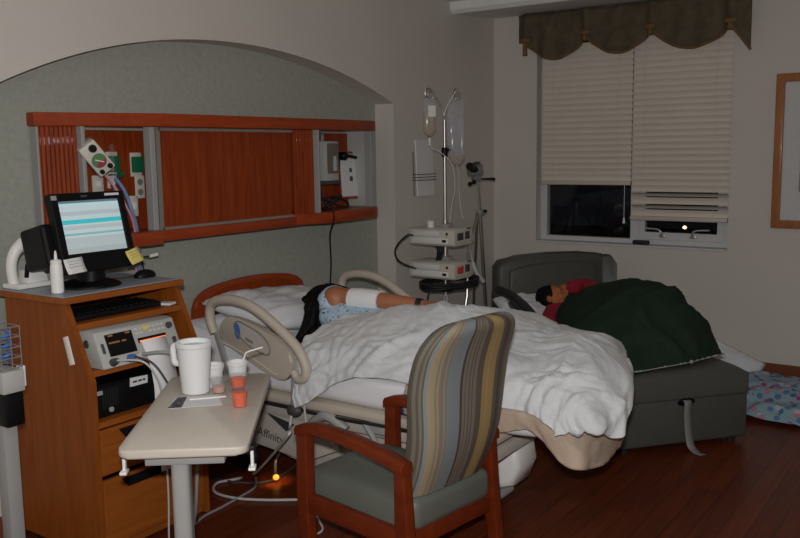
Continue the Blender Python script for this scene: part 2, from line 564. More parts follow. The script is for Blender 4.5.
# right wall with the window opening
WY0, WY1, WZ0, WZ1 = 1.545, 2.985, 0.905, 2.45
WT = 0.16
mb = MB()
y0, y1 = YF - 0.1, YH + 0.15
for (a, b, c, d) in ((y0, WY0, 0, ZC), (WY1, y1, 0, ZC), (WY0, WY1, 0, WZ0), (WY0, WY1, WZ1, ZC)):
    mb.box((XW + WT / 2, (a + b) / 2, (c + d) / 2), (WT, b - a, d - c))
struct('wall_right', mb, M_wall)

# dropped trough along the window wall, just under the ceiling
struct('trim_1', MB().prism([(5.53, YF, 2.575), (XW, YF, 2.612), (XW, YF, ZC), (5.50, YF, ZC), (5.50, YF, 2.60)], (0, YH - YF, 0)), M_ceil)

struct('baseboard_right', MB().box((XW - 0.008, (YF + YH) / 2, 0.075), (0.016, YH - YF, 0.15), bevel=0.004), M_base)
mb = MB().box((NX0 - (NX0 - XL) / 2, YH - 0.008, 0.06), (NX0 - XL, 0.016, 0.12), bevel=0.003)
mb.box(((NX1 + XW) / 2, YH - 0.008, 0.06), (XW - NX1, 0.016, 0.12), bevel=0.003)
mb.box(((NX0 + NX1) / 2, YN - 0.008, 0.06), (NX1 - NX0, 0.016, 0.12), bevel=0.003)
struct('baseboard_back', mb, M_base)

# window: frame, mullion, two panes, latches, stool
wd = bpy.data.objects.new('window_1', None); COL.objects.link(wd); wd['kind'] = 'structure'
wd.location = (XW + 0.11, (WY0 + WY1) / 2, WZ0); MM[wd.name] = Matrix.Translation(wd.location)
fx = XW + 0.12
YM = 2.243
mb = MB()
for (a, b, c, d) in ((WY0, WY0 + 0.05, WZ0, WZ1), (WY1 - 0.05, WY1, WZ0, WZ1), (WY0, WY1, WZ0, WZ0 + 0.035), (WY0, WY1, WZ1 - 0.05, WZ1), (YM - 0.045, YM + 0.02, WZ0, WZ1)):
    mb.box((fx, (a + b) / 2, (c + d) / 2), (0.07 if d - c > 1 else 0.064, b - a, d - c), bevel=0.004)
mb.build('window_frame', M_frame_w, wd, smooth=False)
mb = MB()
ya, yb, za, zb = WY0 + 0.05, YM - 0.045, WZ0 + 0.035, WZ1 - 0.05
for (a, b, c, d) in ((ya, ya + 0.045, za, zb), (yb - 0.045, yb, za, zb), (ya, yb, za, za + 0.055), (ya, yb, zb - 0.05, zb)):
    mb.box((fx - 0.01, (a + b) / 2, (c + d) / 2), (0.05 if d - c > 1 else 0.045, b - a, d - c), bevel=0.004)
mb.build('window_sash', M_frame_w, wd, smooth=False)
MB().box((fx + 0.01, (YM + WY1) / 2 - 0.01, (WZ0 + WZ1) / 2), (0.006, WY1 - YM - 0.08, WZ1 - WZ0 - 0.09)).build('glass_pane', M_glass, wd, smooth=False)
MB().box((fx, (ya + yb) / 2, (WZ0 + WZ1) / 2), (0.006, yb - ya - 0.085, zb - za - 0.10)).build('glass_pane', M_glass, wd, smooth=False)
for yy, dr in ((2.02, 1), (1.80, -1)):
    z = za + 0.03
    mb = MB().box((fx - 0.04, yy, z), (0.02, 0.045, 0.02), bevel=0.004)
    mb.tube([(fx - 0.05, yy, z), (fx - 0.07, yy, z + 0.03), (fx - 0.07, yy + 0.03 * dr, z + 0.05), (fx - 0.07, yy + 0.12 * dr, z + 0.055)], 0.007, 8, smooth=4)
    mb.build('window_latch', M_alu, wd)
MB().box((XW + 0.055, (WY0 + WY1) / 2, WZ0 - 0.008), (0.13, WY1 - WY0, 0.016), bevel=0.004).build('window_sill', M_frame_w, wd, smooth=False)

p = at(641, 242, 'x', XW + 0.05)
MB().box((XW + 0.05, p.y, WZ0 + 0.016), (0.04, 0.12, 0.03), bevel=0.008).build('sash_stop', M_blackm, wd)

# a light far off in the night
p = at(684.6, 227.6, 'x', 16.0)
t = thing('street_lamp', 'tiny lit lamp far outside in the night behind the right pane', 'lamp', (p.x, p.y, -0.1))
MB().ball(p, 0.028).build('lamp_head', mat('sodium_lamp', (1, 0.7, 0.4), 0.5, emit=(1.0, 0.62, 0.28), estr=10), t)
MB().tube([(p.x, p.y + 0.0, -0.1), (p.x, p.y, p.z - 0.02)], 0.03, 8).build('lamp_post', M_dgrey, t)
o = struct('ground', MB().box((12.5, 2, -0.15), (12, 24, 0.1)), mat('night_ground', (0.05, 0.05, 0.05), 0.9))

# ------------------------------------------------------------------ blinds and valance
def blind(y0, y1, zbot, label, gaps=()):
    xb = XW + 0.035
    t = thing('window_blind', label, 'blind', (xb, (y0 + y1) / 2, zbot), 0, 'window blinds')
    MB().box((xb, (y0 + y1) / 2, WZ1 - 0.03), (0.06, y1 - y0, 0.05), bevel=0.005).build('headrail', M_blinde, t)
    mb = MB()
    z = zbot + 0.055
    k = 0
    while z < WZ1 - 0.07:
        tilt = R(68)
        if k in gaps: tilt = R(28)
        a = V((math.cos(tilt), 0, -math.sin(tilt))) * 0.0255
        n = V((math.sin(tilt), 0, math.cos(tilt)))
        prof = [V((xb, 0, z)) + a * s + n * (0.0045 * (1 - s * s)) for s in (-1, -0.5, 0, 0.5, 1)]
        G = [[V((p.x, yy, p.z)) for p in prof] for yy in (y0 + 0.004, y1 - 0.004)]
        mb.grid(G, uv=False)
        mb.grid([[p - n * 0.0022 for p in r][::-1] for r in G], uv=False)
        z += 0.0437
        k += 1
    mb.build('slats', M_blind, t, recalc=False)
    MB().box((xb, (y0 + y1) / 2, zbot + 0.015), (0.05, y1 - y0, 0.03), bevel=0.006).build('bottom_rail', M_blinde, t)
    for f in (0.14, 0.86):
        yy = y0 + (y1 - y0) * f
        MB().tube([(xb - 0.03, yy, zbot + 0.03), (xb - 0.03, yy, WZ1 - 0.05)], 0.0012, 6).build('ladder_cord', M_blinde, t)
    return t, xb


t, xb = blind(YM + 0.0008, WY1 - 0.035, 1.335, 'left pale slatted blind, fully closed, ending higher over dark pane')
yc = at(624, 200, 'x', xb - 0.04).y
mb = MB().tube([(xb - 0.035, yc, 1.335), (xb - 0.035, yc, 1.10)], 0.0018, 6)
mb.build('pull_cord', M_white, t)
MB().lathe([(0, 0.045), (0.006, 0.04), (0.011, 0.0), (0, -0.002)], (xb - 0.035, yc, 1.06), 12).build('cord_tassel', M_white, t)
blind(WY0 + 0.01, YM - 0.0008, 1.085, 'right pale slatted blind hanging lower with open gaps near its bottom', gaps=(1, 3))

# valance: gathered olive swags with gold edging and tassels
xv = XW - 0.10
pl, pr = at(519, 60, 'x', xv).y, at(736, 60, 'x', xv).y
sw = [(519, 533), (533, 589), (589, 654), (654, 732), (732, 748)]
ys = [at(px, 60, 'x', xv).y for px in (519, 528, 587, 652, 731, 750)]
t = thing('window_valance', 'olive brocade valance with scalloped swags along top of window', 'valance', (xv, (pl + pr) / 2, 2.60))
ztop = 2.595
zn = [at(528, 55, 'x', xv).z, at(587, 46, 'x', xv).z, at(652, 36, 'x', xv).z, at(731, 30, 'x', xv).z]
zn = [2.385, 2.405, 2.405, 2.395]
G = []
edge = []
NN = 200
for i in range(NN + 1):
    f = i / NN
    y = ys[0] + (ys[5] - ys[0]) * f
    if y > ys[1]:
        zb = zn[0] + 0.01; sag = 0; q = 0
    elif y < ys[4]:
        q = (ys[4] - y) / (ys[4] - ys[5]); zb = zn[3] - 0.17 * q
    else:
        for a in (1, 2, 3):
            if ys[a] >= y >= ys[a + 1]:
                q = (ys[a] - y) / (ys[a] - ys[a + 1])
                zb = zn[a - 1] * (1 - q) + zn[a] * q - 0.135 * (math.sin(math.pi * q) ** 0.8)
                break
    col = []
    for j in range(13):
        s = j / 12
        z = ztop + (zb - ztop) * s
        pinch = min(abs(y - yy) for yy in ys[1:5])
        d = 0.035 * math.exp(-(pinch / 0.035) ** 2) + 0.012 * math.sin(y * 38) * s + 0.012 * noise.noise(V((y * 9, s * 2, 1)))
        col.append(V((xv - d - 0.02 * s * math.sin(math.pi * min(1, max(0, q))), y, z)))
    G.append(col)
    edge.append(col[-1].copy())
o = MB().grid(G).build('swag_cloth', M_val, t)
add_mod_solid(o, 0.01, 0)
MB().tube(edge[4:], 0.008, 8).build('edging', M_valt, t)
for k, (yy, zz) in enumerate(zip(ys[1:5], zn)):
    mb = MB().ball((xv - 0.05, yy, zz + 0.02), (0.02, 0.045, 0.022))
    mb.lathe([(0, 0.02), (0.012, 0.015), (0.016, -0.02), (0.019, -0.038 if k else -0.09), (0, -0.040 if k else -0.092)], (xv - 0.05, yy, zz), 12)
    mb.build('tassel', M_valt, t)
MB().box((XW - 0.05, (pl + pr) / 2, 2.585), (0.095, pl - pr, 0.02)).build('mounting_board', M_val, t)

# framed print on the window wall
y1p, z1p = at(777, 74, 'x', XW - 0.02).y, at(774, 74, 'x', XW - 0.02).z
z0p = at(772, 228, 'x', XW - 0.02).z
y0p = y1p - 0.78
t = thing('framed_picture', 'framed abstract print in wooden frame on wall beside the window', 'picture', (XW - 0.02, (y0p + y1p) / 2, z0p))
mb = MB()
fw = 0.055
for (a, b, c, d) in ((y0p, y1p, z1p - fw, z1p), (y0p, y1p, z0p, z0p + fw), (y0p, y0p + fw, z0p, z1p), (y1p - fw, y1p, z0p, z1p)):
    mb.box((XW - 0.018, (a + b) / 2, (c + d) / 2), (0.032 if d - c > 0.5 else 0.030, b - a, d - c), bevel=0.006)
mb.build('picture_frame', M_orangew, t)
MB().box((XW - 0.008, (y0p + y1p) / 2, (z0p + z1p) / 2), (0.012, y1p - y0p - 0.06, z1p - z0p - 0.06)).build('mat_board', M_matb, t, smooth=False)
pm = ramp_uv('abstract_print', 'Y', [(0, (0.12, 0.1, 0.1)), (0.2, (0.35, 0.35, 0.33)), (0.3, (0.3, 0.03, 0.02)), (0.38, (0.02, 0.02, 0.03)), (0.46, (0.45, 0.14, 0.05)), (0.62, (0.5, 0.30, 0.12)), (0.74, (0.42, 0.07, 0.03)), (0.86, (0.42, 0.42, 0.42))], 0.6)
ya, yb = y1p - 0.16, y0p + 0.16
za, zb = z0p + 0.24, z1p - 0.17
MB().grid([[V((XW - 0.0155, ya + (yb - ya) * i / 6, za + (zb - za) * j / 10 + 0.0)) for j in range(11)] for i in range(7)]).build('print', pm, t, smooth=False)
MB().box((XW - 0.022, (y0p + y1p) / 2, (z0p + z1p) / 2), (0.003, y1p - y0p - 0.1, z1p - z0p - 0.1)).build('glass', mat('picture_glass', (0.9, 0.9, 0.9), 0.05, alpha=0.12, var=0), t, smooth=False)

# wire chart holder with paper on the back wall
a, b = at(416, 140, 'y', YH - 0.02), at(433, 195, 'y', YH - 0.02)
t = thing('chart_holder', 'wire chart holder with white papers on wall behind the pump pole', 'chart holder', (a.x, YH - 0.02, b.z))
MB().box(((a.x + b.x) / 2, YH - 0.02, (a.z + b.z) / 2), (b.x - a.x, 0.012, a.z - b.z), rot=(R(-2), 0, 0)).build('paper_sheaf', M_paper, t, smooth=False)
mb = MB()
for zz in (b.z + 0.11, b.z + 0.13, b.z + 0.15):
    mb.tube([(a.x - 0.02, YH - 0.002, zz), (a.x - 0.015, YH - 0.04, zz), (b.x + 0.01, YH - 0.04, zz), (b.x + 0.015, YH - 0.002, zz)], 0.0025, 6)
for xx in (a.x - 0.015, b.x + 0.012):
    mb.tube([(xx, YH - 0.004, a.z - 0.08), (xx, YH - 0.01, b.z)], 0.003, 6)
mb.build('wire_rack', M_dgrey, t)

# ================================================================== HEADWALL UNIT
t = thing('headwall_cabinet', 'long cherry wood headwall unit with side bays mounted over the bed', 'wall cabinet', (3.4, YN, 1.19))
HW = t
top = [(2.225, YN), (2.225, 3.45), (2.43, 3.375), (2.74, 3.22), (4.355, 3.22), (4.44, 3.26), (4.46, YN)]
MB().prism([(x, y, 1.732) for x, y in top], (0, 0, 0.06), bevel=0.006).build('top_rail', M_redh, t)
MB().box((3.355, YN - 0.012, 1.46), (2.16, 0.024, 0.52)).build('back_panel', M_red, t, smooth=False)
MB().box((3.24, 3.36, 1.487), (0.93, 0.10, 0.49), bevel=0.003).build('centre_panel', M_red, t, smooth=False)
mb = MB()
for (c, d) in (((3.24, 3.307, 1.722), (0.95, 0.012, 0.014)), ((3.24, 3.307, 1.25), (0.95, 0.012, 0.014)), ((2.772, 3.307, 1.487), (0.012, 0.012, 0.48))):
    mb.box(c, d)
mb.build('panel_moulding', M_alu, t, smooth=False)
MB().box((3.22, 3.35, 1.218), (1.06, 0.13, 0.052), bevel=0.006).build('bottom_rail', M_redh, t)
MB().prism([(x, y, 1.196) for x, y in ((3.70, YN), (3.70, 3.29), (3.885, 3.205), (4.35, 3.205), (4.45, 3.26), (4.45, YN))], (0, 0, 0.065), bevel=0.006).build('side_shelf', M_redh, t)
MB().prism([(x, y, 1.19) for x, y in ((2.225, YN), (2.225, 3.44), (2.43, 3.35), (2.52, 3.205), (2.69, 3.205), (2.74, 3.29), (2.74, YN))], (0, 0, 0.062), bevel=0.006).build('side_shelf', M_redh, t)


def tambour(p0, p1, n, name='tambour_door'):
    p0, p1 = V(p0), V(p1)
    d = (p1 - p0) / n
    mb = MB()
    for i in range(n):
        c = p0 + d * (i + 0.5)
        ang = math.atan2(d.y, d.x)
        mb.box((c.x, c.y, 1.487), (d.length * 0.94, 0.012, 0.488), rot=(0, 0, ang), bevel=0.003, seg=1)
    return mb.build(name, M_red, t, smooth=False)


tambour((2.23, 3.455, 0), (2.385, 3.385, 0), 9)
tambour((3.712, 3.30, 0), (3.84, 3.262, 0), 6)
for (x, y, sx) in ((2.236, 3.47, 0.014), (2.395, 3.375, 0.02), (2.705, 3.29, 0.03), (3.85, 3.25, 0.012), (4.435, 3.30, 0.05)):
    MB().box((x, y, 1.487), (sx, 0.05, 0.488), bevel=0.004).build('post', M_alup if sx < 0.04 else (M_lgrey if sx == 0.03 else M_alup), t, smooth=False)
mb = MB().box((2.745, 3.30, 1.487), (0.012, 0.03, 0.488)); mb.box((2.762, 3.31, 1.487), (0.006, 0.03, 0.488))
mb.build('sliding_track', M_alu, t, smooth=False)
MB().box((4.448, 3.39, 1.487), (0.012, 0.22, 0.488)).build('side_liner', M_lgrey, t, smooth=False)
MB().box((2.42, YN - 0.03, 1.58), (0.10, 0.012, 0.26)).build('side_liner', M_alup, t, smooth=False)


def outlet(px, py, wdt, hgt, kind):
    c = at(px, py, 'y', YN - 0.03)
    o = MB().box((c.x, YN - 0.028, c.z), (wdt, 0.008, hgt), bevel=0.003).build('outlet_plate', M_offw, t)
    mb = MB()
    if kind == 'power':
        for dz in (-hgt * 0.22, hgt * 0.22):
            mb.lathe([(0, 0.004), (0.015, 0.003), (0.016, 0)], (c.x, YN - 0.032, c.z + dz), 14, Matrix.Rotation(R(90), 4, 'X'))
        mb.build('socket', M_grey, o)
    elif kind == 'oxygen':
        mb.box((c.x, YN - 0.042, c.z), (wdt * 0.95, 0.022, hgt * 0.66), bevel=0.006)
        mb.build('gas_fitting', M_greenp, o)
    else:
        mb.box((c.x, YN - 0.036, c.z), (wdt * 0.45, 0.008, hgt * 0.35), bevel=0.002)
        mb.build('socket', M_white, o)
    return c


outlet(136, 164.5, 0.065, 0.115, 'oxygen')
outlet(112, 164, 0.065, 0.115, 'oxygen')
outlet(140, 187, 0.055, 0.11, 'power')
outlet(98, 184, 0.06, 0.08, 'data')
outlet(112, 181, 0.05, 0.07, 'data')
outlet(134, 206, 0.05, 0.10, 'data')
outlet(316, 158, 0.075, 0.115, 'power')

# suction regulator: tilted white box with a round gauge
ct = at(99, 157, 'y', 3.33)
fxa = V((0.62, -0.12, -0.76)).normalized()     # along the box
M = frame((ct.x, 3.36, ct.z), fxa, (0.5, -0.28, 0.45))
zax = (M.to_3x3() @ V((0, 0, 1)))
if zax.y > 0:
    M = frame((ct.x, 3.36, ct.z), fxa, (-0.5, 0.28, -0.45)); zax = (M.to_3x3() @ V((0, 0, 1)))
t = thing('suction_regulator', 'white boxy suction regulator with round coloured gauge tilted in left wall bay', 'regulator', (ct.x, 3.36, ct.z))
MB().box((0, 0, 0), (0.155, 0.085, 0.09), rot=None, bevel=0.008).build('housing', M_offw, t, local=True).matrix_basis = Matrix.Translation(-V(t.location)) @ M
face = M.to_translation() + zax * 0.0455
def disc(name, u, v, r, m, par, h=0.004):
    mm = M.copy(); mm.translation = face + M.to_3x3() @ V((u, v, 0))
    mb = MB().lathe([(0, h), (r * 0.9, h), (r, 0)], (0, 0, 0), 24, mm)
    return mb.build(name, m, par)
g = disc('gauge_dial', 0.012, 0.0, 0.033, mat('gauge_green', (0.10, 0.22, 0.08), 0.5), t)
mm = M.copy(); mm.translation = face + M.to_3x3() @ V((0.012, 0, 0.0045))
prof = [V((0, 0, 0))] + [V((0.030 * math.cos(R(a)), 0.030 * math.sin(R(a)), 0)) for a in range(-60, 80, 10)]
MB().prism([mm @ p for p in prof], (mm.to_3x3() @ V((0, 0, 0.0008)))).build('gauge_scale', mat('gauge_red', (0.32, 0.03, 0.04), 0.5), g, smooth=False)
mm.translation = face + M.to_3x3() @ V((0.012, 0, 0.006))
mb = MB(); mb.box((0, 0, 0), (0.04, 0.004, 0.001)); mb.bm.transform(mm @ Matrix.Rotation(R(40), 4, 'Z')); mb.build('gauge_needle', M_white, g, smooth=False)
disc('control_knob', -0.048, 0.012, 0.018, M_black, t, 0.012)
disc('control_knob', 0.058, 0.022, 0.012, M_black, t, 0.012)
disc('control_knob', 0.058, -0.022, 0.011, M_black, t, 0.012)
MB().tube([(ct.x, 3.38, ct.z), (ct.x + 0.03, YN - 0.03, ct.z - 0.02)], 0.014, 10).build('wall_adapter', M_alup, t)

# oxygen flowmeter tube
c = at(114, 165, 'y', 3.40)
t = thing('oxygen_flowmeter', 'clear vertical flowmeter tube plugged into the green fitting of the left bay', 'flowmeter', (c.x, 3.42, c.z - 0.09))
MB().lathe([(0, -0.09), (0.012, -0.09), (0.012, 0.085), (0.008, 0.095), (0, 0.096)], (c.x, 3.41, c.z), 16).build('flow_tube', M_film, t)
MB().lathe([(0, -0.12), (0.01, -0.12), (0.016, -0.10), (0.016, -0.085), (0, -0.085)], (c.x, 3.41, c.z), 16).build('base_fitting', M_chrome, t)
MB().tube([(c.x, 3.41, c.z - 0.02), (c.x, YN - 0.04, c.z - 0.02)], 0.01, 10).build('wall_stem', M_chrome, t)
MB().lathe([(0, 0.02), (0.014, 0.02), (0.016, 0), (0, 0)], (c.x + 0.03, 3.41, c.z - 0.045), 14, Matrix.Rotation(R(90), 4, 'Y')).build('knob', M_greenp, t)

# tubing bundle dropping from the regulator behind the screen
def cable(name, label, cat, path, r, m, group=None, seg=8, sm=8):
    o = MB().tube([V(p) for p in path], r, seg, smooth=sm).build(name, m)
    return tag(o, label, cat, group)


def pix(lst):
    return [at(a, b, 'y', c) for a, b, c in lst]


cable('suction_tube', 'blue tube dropping from the left wall bay behind the monitor', 'tube', pix([(115, 178, 3.36), (124, 190, 3.33), (131, 208, 3.30), (137, 230, 3.30), (139, 255, 3.31), (139, 280, 3.32)]), 0.0085, mat('blue_tube', (0.13, 0.22, 0.42), 0.4))
cable('oxygen_tube', 'thin pink and white tube beside the blue tube behind the monitor', 'tube', pix([(105, 175, 3.35), (114, 186, 3.32), (124, 202, 3.29), (133, 222, 3.28), (136, 245, 3.29), (136, 275, 3.30)]), 0.0055, M_orange_cord)

# transformer with hung handsets in the right bay
c = at(331.5, 161, 'y', 3.37)
t = thing('diagnostic_station', 'grey wall unit with a clear front holding instruments in right bay', 'medical device', (c.x, 3.42, c.z - 0.12))
MB().box((c.x, 3.42, c.z), (0.135, 0.11, 0.24), bevel=0.01).build('housing', M_lgrey, t)
MB().box((c.x - 0.0, 3.36, c.z + 0.015), (0.095, 0.012, 0.18), bevel=0.004).build('clear_window', mat('smoked_window', (0.16, 0.13, 0.10), 0.12), t)
MB().lathe([(0, 0), (0.016, 0.0), (0.016, 0.05), (0.011, 0.09), (0, 0.09)], (c.x + 0.005, 3.348, c.z - 0.06), 14).build('instrument_head', M_alup, t)
MB().box((c.x, 3.42, c.z - 0.13), (0.15, 0.12, 0.025), bevel=0.006).build('base_tray', M_dgrey, t)
MB().tube([(c.x, 3.44, c.z + 0.12), (c.x, 3.44, c.z + 0.16), (c.x, YN - 0.02, c.z + 0.16)], 0.012, 8, smooth=3).build('hanger', M_alu, t)
c2 = at(345, 156, 'y', 3.39)
t = thing('handset', 'small black handset hanging on the right side of the grey wall unit', 'handset', (c2.x, 3.42, c2.z))
mb = MB().ball((c2.x, 3.40, c2.z), (0.03, 0.03, 0.028)); mb.box((c2.x + 0.06, 3.385, c2.z - 0.005), (0.09, 0.025, 0.018), rot=(0, R(8), 0), bevel=0.005)
mb.box((c2.x - 0.01, 3.43, c2.z), (0.07, 0.02, 0.05), bevel=0.004)
mb.build('handset_body', M_black, t)
MB().tube([(c2.x, 3.43, c2.z), (c2.x - 0.005, 3.43, c2.z - 0.05), (c2.x + 0.005, 3.44, c2.z - 0.10)], 0.004, 6, smooth=4).build('handset_cord', M_blackm, t)
c = at(350, 175, 'y', 3.44)
t = thing('wall_clipboard', 'clipboard with white papers leaning in the right wall bay', 'clipboard', (c.x, 3.43, c.z - 0.15))
MM_clip = frame((c.x, 3.43, c.z), (1, 0, -0.06), (0.06, 0.12, 1))
mb = MB().box((0, 0, 0), (0.25, 0.30, 0.006)); mb.bm.transform(MM_clip); mb.build('board', M_redh, t, smooth=False)
mb = MB()
mb.prism([(-0.115, -0.14, 0.0045), (0.12, -0.13, 0.0045), (0.10, 0.13, 0.0045), (-0.11, 0.135, 0.0045)], (0, 0, 0.003))
mb.bm.transform(MM_clip); mb.build('papers', M_paper, t, smooth=False)
mb = MB().box((0, 0.125, 0.01), (0.07, 0.02, 0.01), bevel=0.002); mb.bm.transform(MM_clip); mb.build('clip', M_alu, t)
mb = MB().box((-0.015, 0.03, 0.010), (0.02, 0.025, 0.005)); mb.box((-0.015, -0.025, 0.010), (0.025, 0.03, 0.005)); mb.bm.transform(MM_clip); mb.build('clipped_tags', M_dgrey, t, smooth=False)

# coil of black call-light cord on the right shelf and the drop to the bed
cc = at(333, 203, 'y', 3.32)
pth = []
for i in range(60):
    a = i / 59 * 2 * math.pi * 2.6
    pth.append(V((cc.x + 0.10 * math.cos(a) + 0.05 * math.sin(a * 0.7), 3.33 + 0.05 * math.sin(a), 1.272 + 0.035 * (1 + math.sin(a * 1.3 + 1)))))
cable('call_cord', 'coiled black call cord lying on the right bay shelf', 'cord', pth, 0.005, M_blackm, sm=2)
cable('call_cord', 'white tipped black cord looping up to the socket in right bay', 'cord', pix([(311, 181, 3.44), (316, 179, 3.40), (320, 188, 3.36), (323, 200, 3.31), (330, 208, 3.27)]), 0.006, M_blackm)
p0 = at(329, 206, 'y', 3.215)
cable('wall_cable', 'long thin black cord hanging down the wall to the bed head', 'cord', [(p0.x, 3.30, 1.268), (p0.x, 3.20, 1.272), (p0.x + 0.005, 3.185, 1.22), at(330, 235, 'y', 3.30), at(331, 262, 'y', 3.40), at(330, 292, 'y', 3.45), at(330, 315, 'y', 3.47)], 0.005, M_blackm)


# ================================================================== COMPUTER CART
CX0, CX1, CYB, CZT = 1.945, 2.50, 3.30, 1.07
t = thing('computer_cart', 'tall honey wood computer cart with open shelves and drawers', 'cart', ((CX0 + CX1) / 2, 3.05, 0))
CART = t
side = [(CYB, 0.06), (2.765, 0.06), (2.765, 0.76), (2.90, 1.045), (CYB, 1.045)]
for x0 in (CX0, CX1 - 0.022):
    if x0 == CX0:
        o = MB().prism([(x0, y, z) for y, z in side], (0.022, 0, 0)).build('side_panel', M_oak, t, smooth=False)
        h0 = at(65.5, 337, 'x', CX0); h1 = at(72.5, 365, 'x', CX0)
        MB().tube([(CX0 + 0.012, h0.y, h0.z), (CX0 + 0.012, h1.y, h1.z)], 0.021, 14).build('slot_handle', M_offw, o)
    else:
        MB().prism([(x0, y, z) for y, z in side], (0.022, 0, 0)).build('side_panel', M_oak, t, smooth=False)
o = MB().box(((CX0 + CX1) / 2, (2.895 + CYB) / 2, 1.0575), (CX1 - CX0 + 0.03, CYB - 2.895 + 0.03, 0.024), bevel=0.004).build('top_board', M_oakh, t, smooth=False)
MB().box(((CX0 + CX1) / 2, (2.91 + CYB) / 2, 1.071), (CX1 - CX0 + 0.012, CYB - 2.91 + 0.01, 0.003)).build('laminate_surface', M_counter, o, smooth=False)


def fy(z):
    return 2.765 if z < 0.76 else 2.765 + (z - 0.76) / 0.285 * 0.135


ZS = [0.955, 0.785, 0.585]
for z in ZS:
    f = fy(z) + 0.005
    MB().box(((CX0 + CX1) / 2, (f + CYB) / 2, z), (CX1 - CX0 - 0.046, CYB - f, 0.024)).build('shelf', M_oakh, t, smooth=False)
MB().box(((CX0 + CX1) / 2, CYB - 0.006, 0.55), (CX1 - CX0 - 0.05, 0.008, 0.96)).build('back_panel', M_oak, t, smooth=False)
MB().box(((CX0 + CX1) / 2, 3.04, 0.075), (CX1 - CX0 - 0.05, 0.5, 0.03)).build('plinth', M_oakh, t, smooth=False)
for (za, zb) in ((0.385, 0.565), (0.10, 0.365)):
    d = MB().box(((CX0 + CX1) / 2, 2.775, (za + zb) / 2), (CX1 - CX0 - 0.052, 0.02, zb - za), bevel=0.003).build('drawer', M_oakh, t, smooth=False)
    mb = MB()
    xm = (CX0 + CX1) / 2 - 0.05
    mb.prism([(xm - 0.12, 2.763, zb - 0.012), (xm + 0.12, 2.763, zb - 0.012), (xm + 0.10, 2.755, zb - 0.045), (xm - 0.10, 2.755, zb - 0.045)], (0, -0.008, 0))
    mb.build('drawer_pull', M_black, d, smooth=False)
for x in (CX0 + 0.05, CX1 - 0.05):
    for y in (2.83, 3.24):
        c = MB().lathe([(0, -0.012), (0.03, -0.012), (0.03, 0.012), (0, 0.012)], (x, y, 0.03), 16, Matrix.Rotation(R(90), 4, 'Y')).build('caster', M_blackm, t)
        MB().box((x, y, 0.052), (0.04, 0.04, 0.016)).build('caster_plate', M_alu, c, smooth=False)

# keyboard pushed back on the upper shelf
z = 0.967
t = thing('keyboard', 'black keyboard lying on upper shelf of the wooden cart', 'keyboard', (2.20, 2.98, z))
MB().box((2.20, 2.985, z + 0.012), (0.42, 0.155, 0.022), bevel=0.005).build('case', M_black, t)
mb = MB()
for r in range(5):
    for k in range(14):
        mb.box((2.02 + k * 0.0275, 2.925 + r * 0.027, z + 0.027), (0.022, 0.021, 0.010), bevel=0.003, seg=1)
mb.build('keys', M_black, t)
t = thing('paper_scrap', 'small white scrap at right end of the upper cart shelf', 'paper', (2.45, 2.92, z))
MB().box((2.445, 2.915, z + 0.006), (0.05, 0.06, 0.01), rot=(0, 0, R(20)), bevel=0.002).build('folded_paper', M_paper, t, smooth=False)

# ------------------------------------------------------------------ fetal monitor on the middle shelf
z = 0.797
fmc = at(103, 371, 'z', z)
ang = R(0)
t = thing('fetal_monitor', 'grey fetal monitor with dark screen printing a paper strip in cart', 'medical monitor', (fmc.x + 0.17, fmc.y + 0.15, z))
FM = t
FW, FD, FH = 0.385, 0.36, 0.145
fx0, fy0 = fmc.x + 0.005, fmc.y
prof = [(fy0, z + 0.004), (fy0 + 0.005, z + 0.0), (fy0 + FD, z), (fy0 + FD, z + FH - 0.005), (fy0 + 0.075, z + FH - 0.005), (fy0 + 0.055, z + FH - 0.01)]
MB().prism([(fx0, y, zz) for y, zz in prof], (FW, 0, 0), bevel=0.005).build('housing', M_lgrey, t)
# sloping front face frame
o0 = V((fx0, fy0 - 0.002, z + 0.004)); ya = V((0, 0.057, FH - 0.016)); fh = ya.length
FMM = frame(o0, (1, 0, 0), ya)


def onface(mb, name, m, par, smooth=False):
    mb.bm.transform(FMM)
    return mb.build(name, m, par, smooth=smooth)


s = onface(MB().box((0.105, fh * 0.60, 0.003), (0.125, fh * 0.62, 0.006), bevel=0.002), 'display', M_black, t)
M_read = mat('amber_readout', (0.25, 0.12, 0.03), 0.5, emit=(0.5, 0.22, 0.05), estr=0.08)
for (u, v, wd_) in ((0.065, 0.86, 0.022), (0.145, 0.86, 0.022), (0.075, 0.66, 0.05), (0.12, 0.66, 0.02)):
    onface(MB().box((u, fh * v, 0.0065), (wd_, 0.007, 0.0006)), 'display_readout', M_read, s)
mb = MB()
for r in range(2):
    for k in range(7):
        if r == 1 and k in (2,): continue
        mb.box((0.192 + k * 0.0215, fh * (0.90 - 0.13 * r), 0.003), (0.014, 0.009, 0.005), bevel=0.002, seg=1)
onface(mb, 'key_pad', M_offw, t)
onface(MB().box((0.236, fh * 0.88, 0.0045), (0.022, 0.02, 0.005), bevel=0.002), 'yellow_key', M_post, t)
onface(MB().lathe([(0, 0.012), (0.012, 0.012), (0.014, 0)], (0.352, fh * 0.82, 0), 18), 'dial', M_dgrey, t, True)
onface(MB().box((0.358, fh * 0.36, 0.003), (0.018, 0.028, 0.006), bevel=0.002), 'rocker_switch', M_dgrey, t)
onface(MB().box((0.022, fh * 0.55, 0.003), (0.012, 0.04, 0.006), bevel=0.002), 'power_switch', M_dgrey, t)
sl = onface(MB().box((0.255, fh * 0.56, 0.002), (0.138, 0.020, 0.006), bevel=0.002), 'paper_slot', M_black, t)
onface(MB().box((0.255, fh * 0.525, 0.003), (0.130, 0.007, 0.006)), 'slot_glow', M_slot, sl)
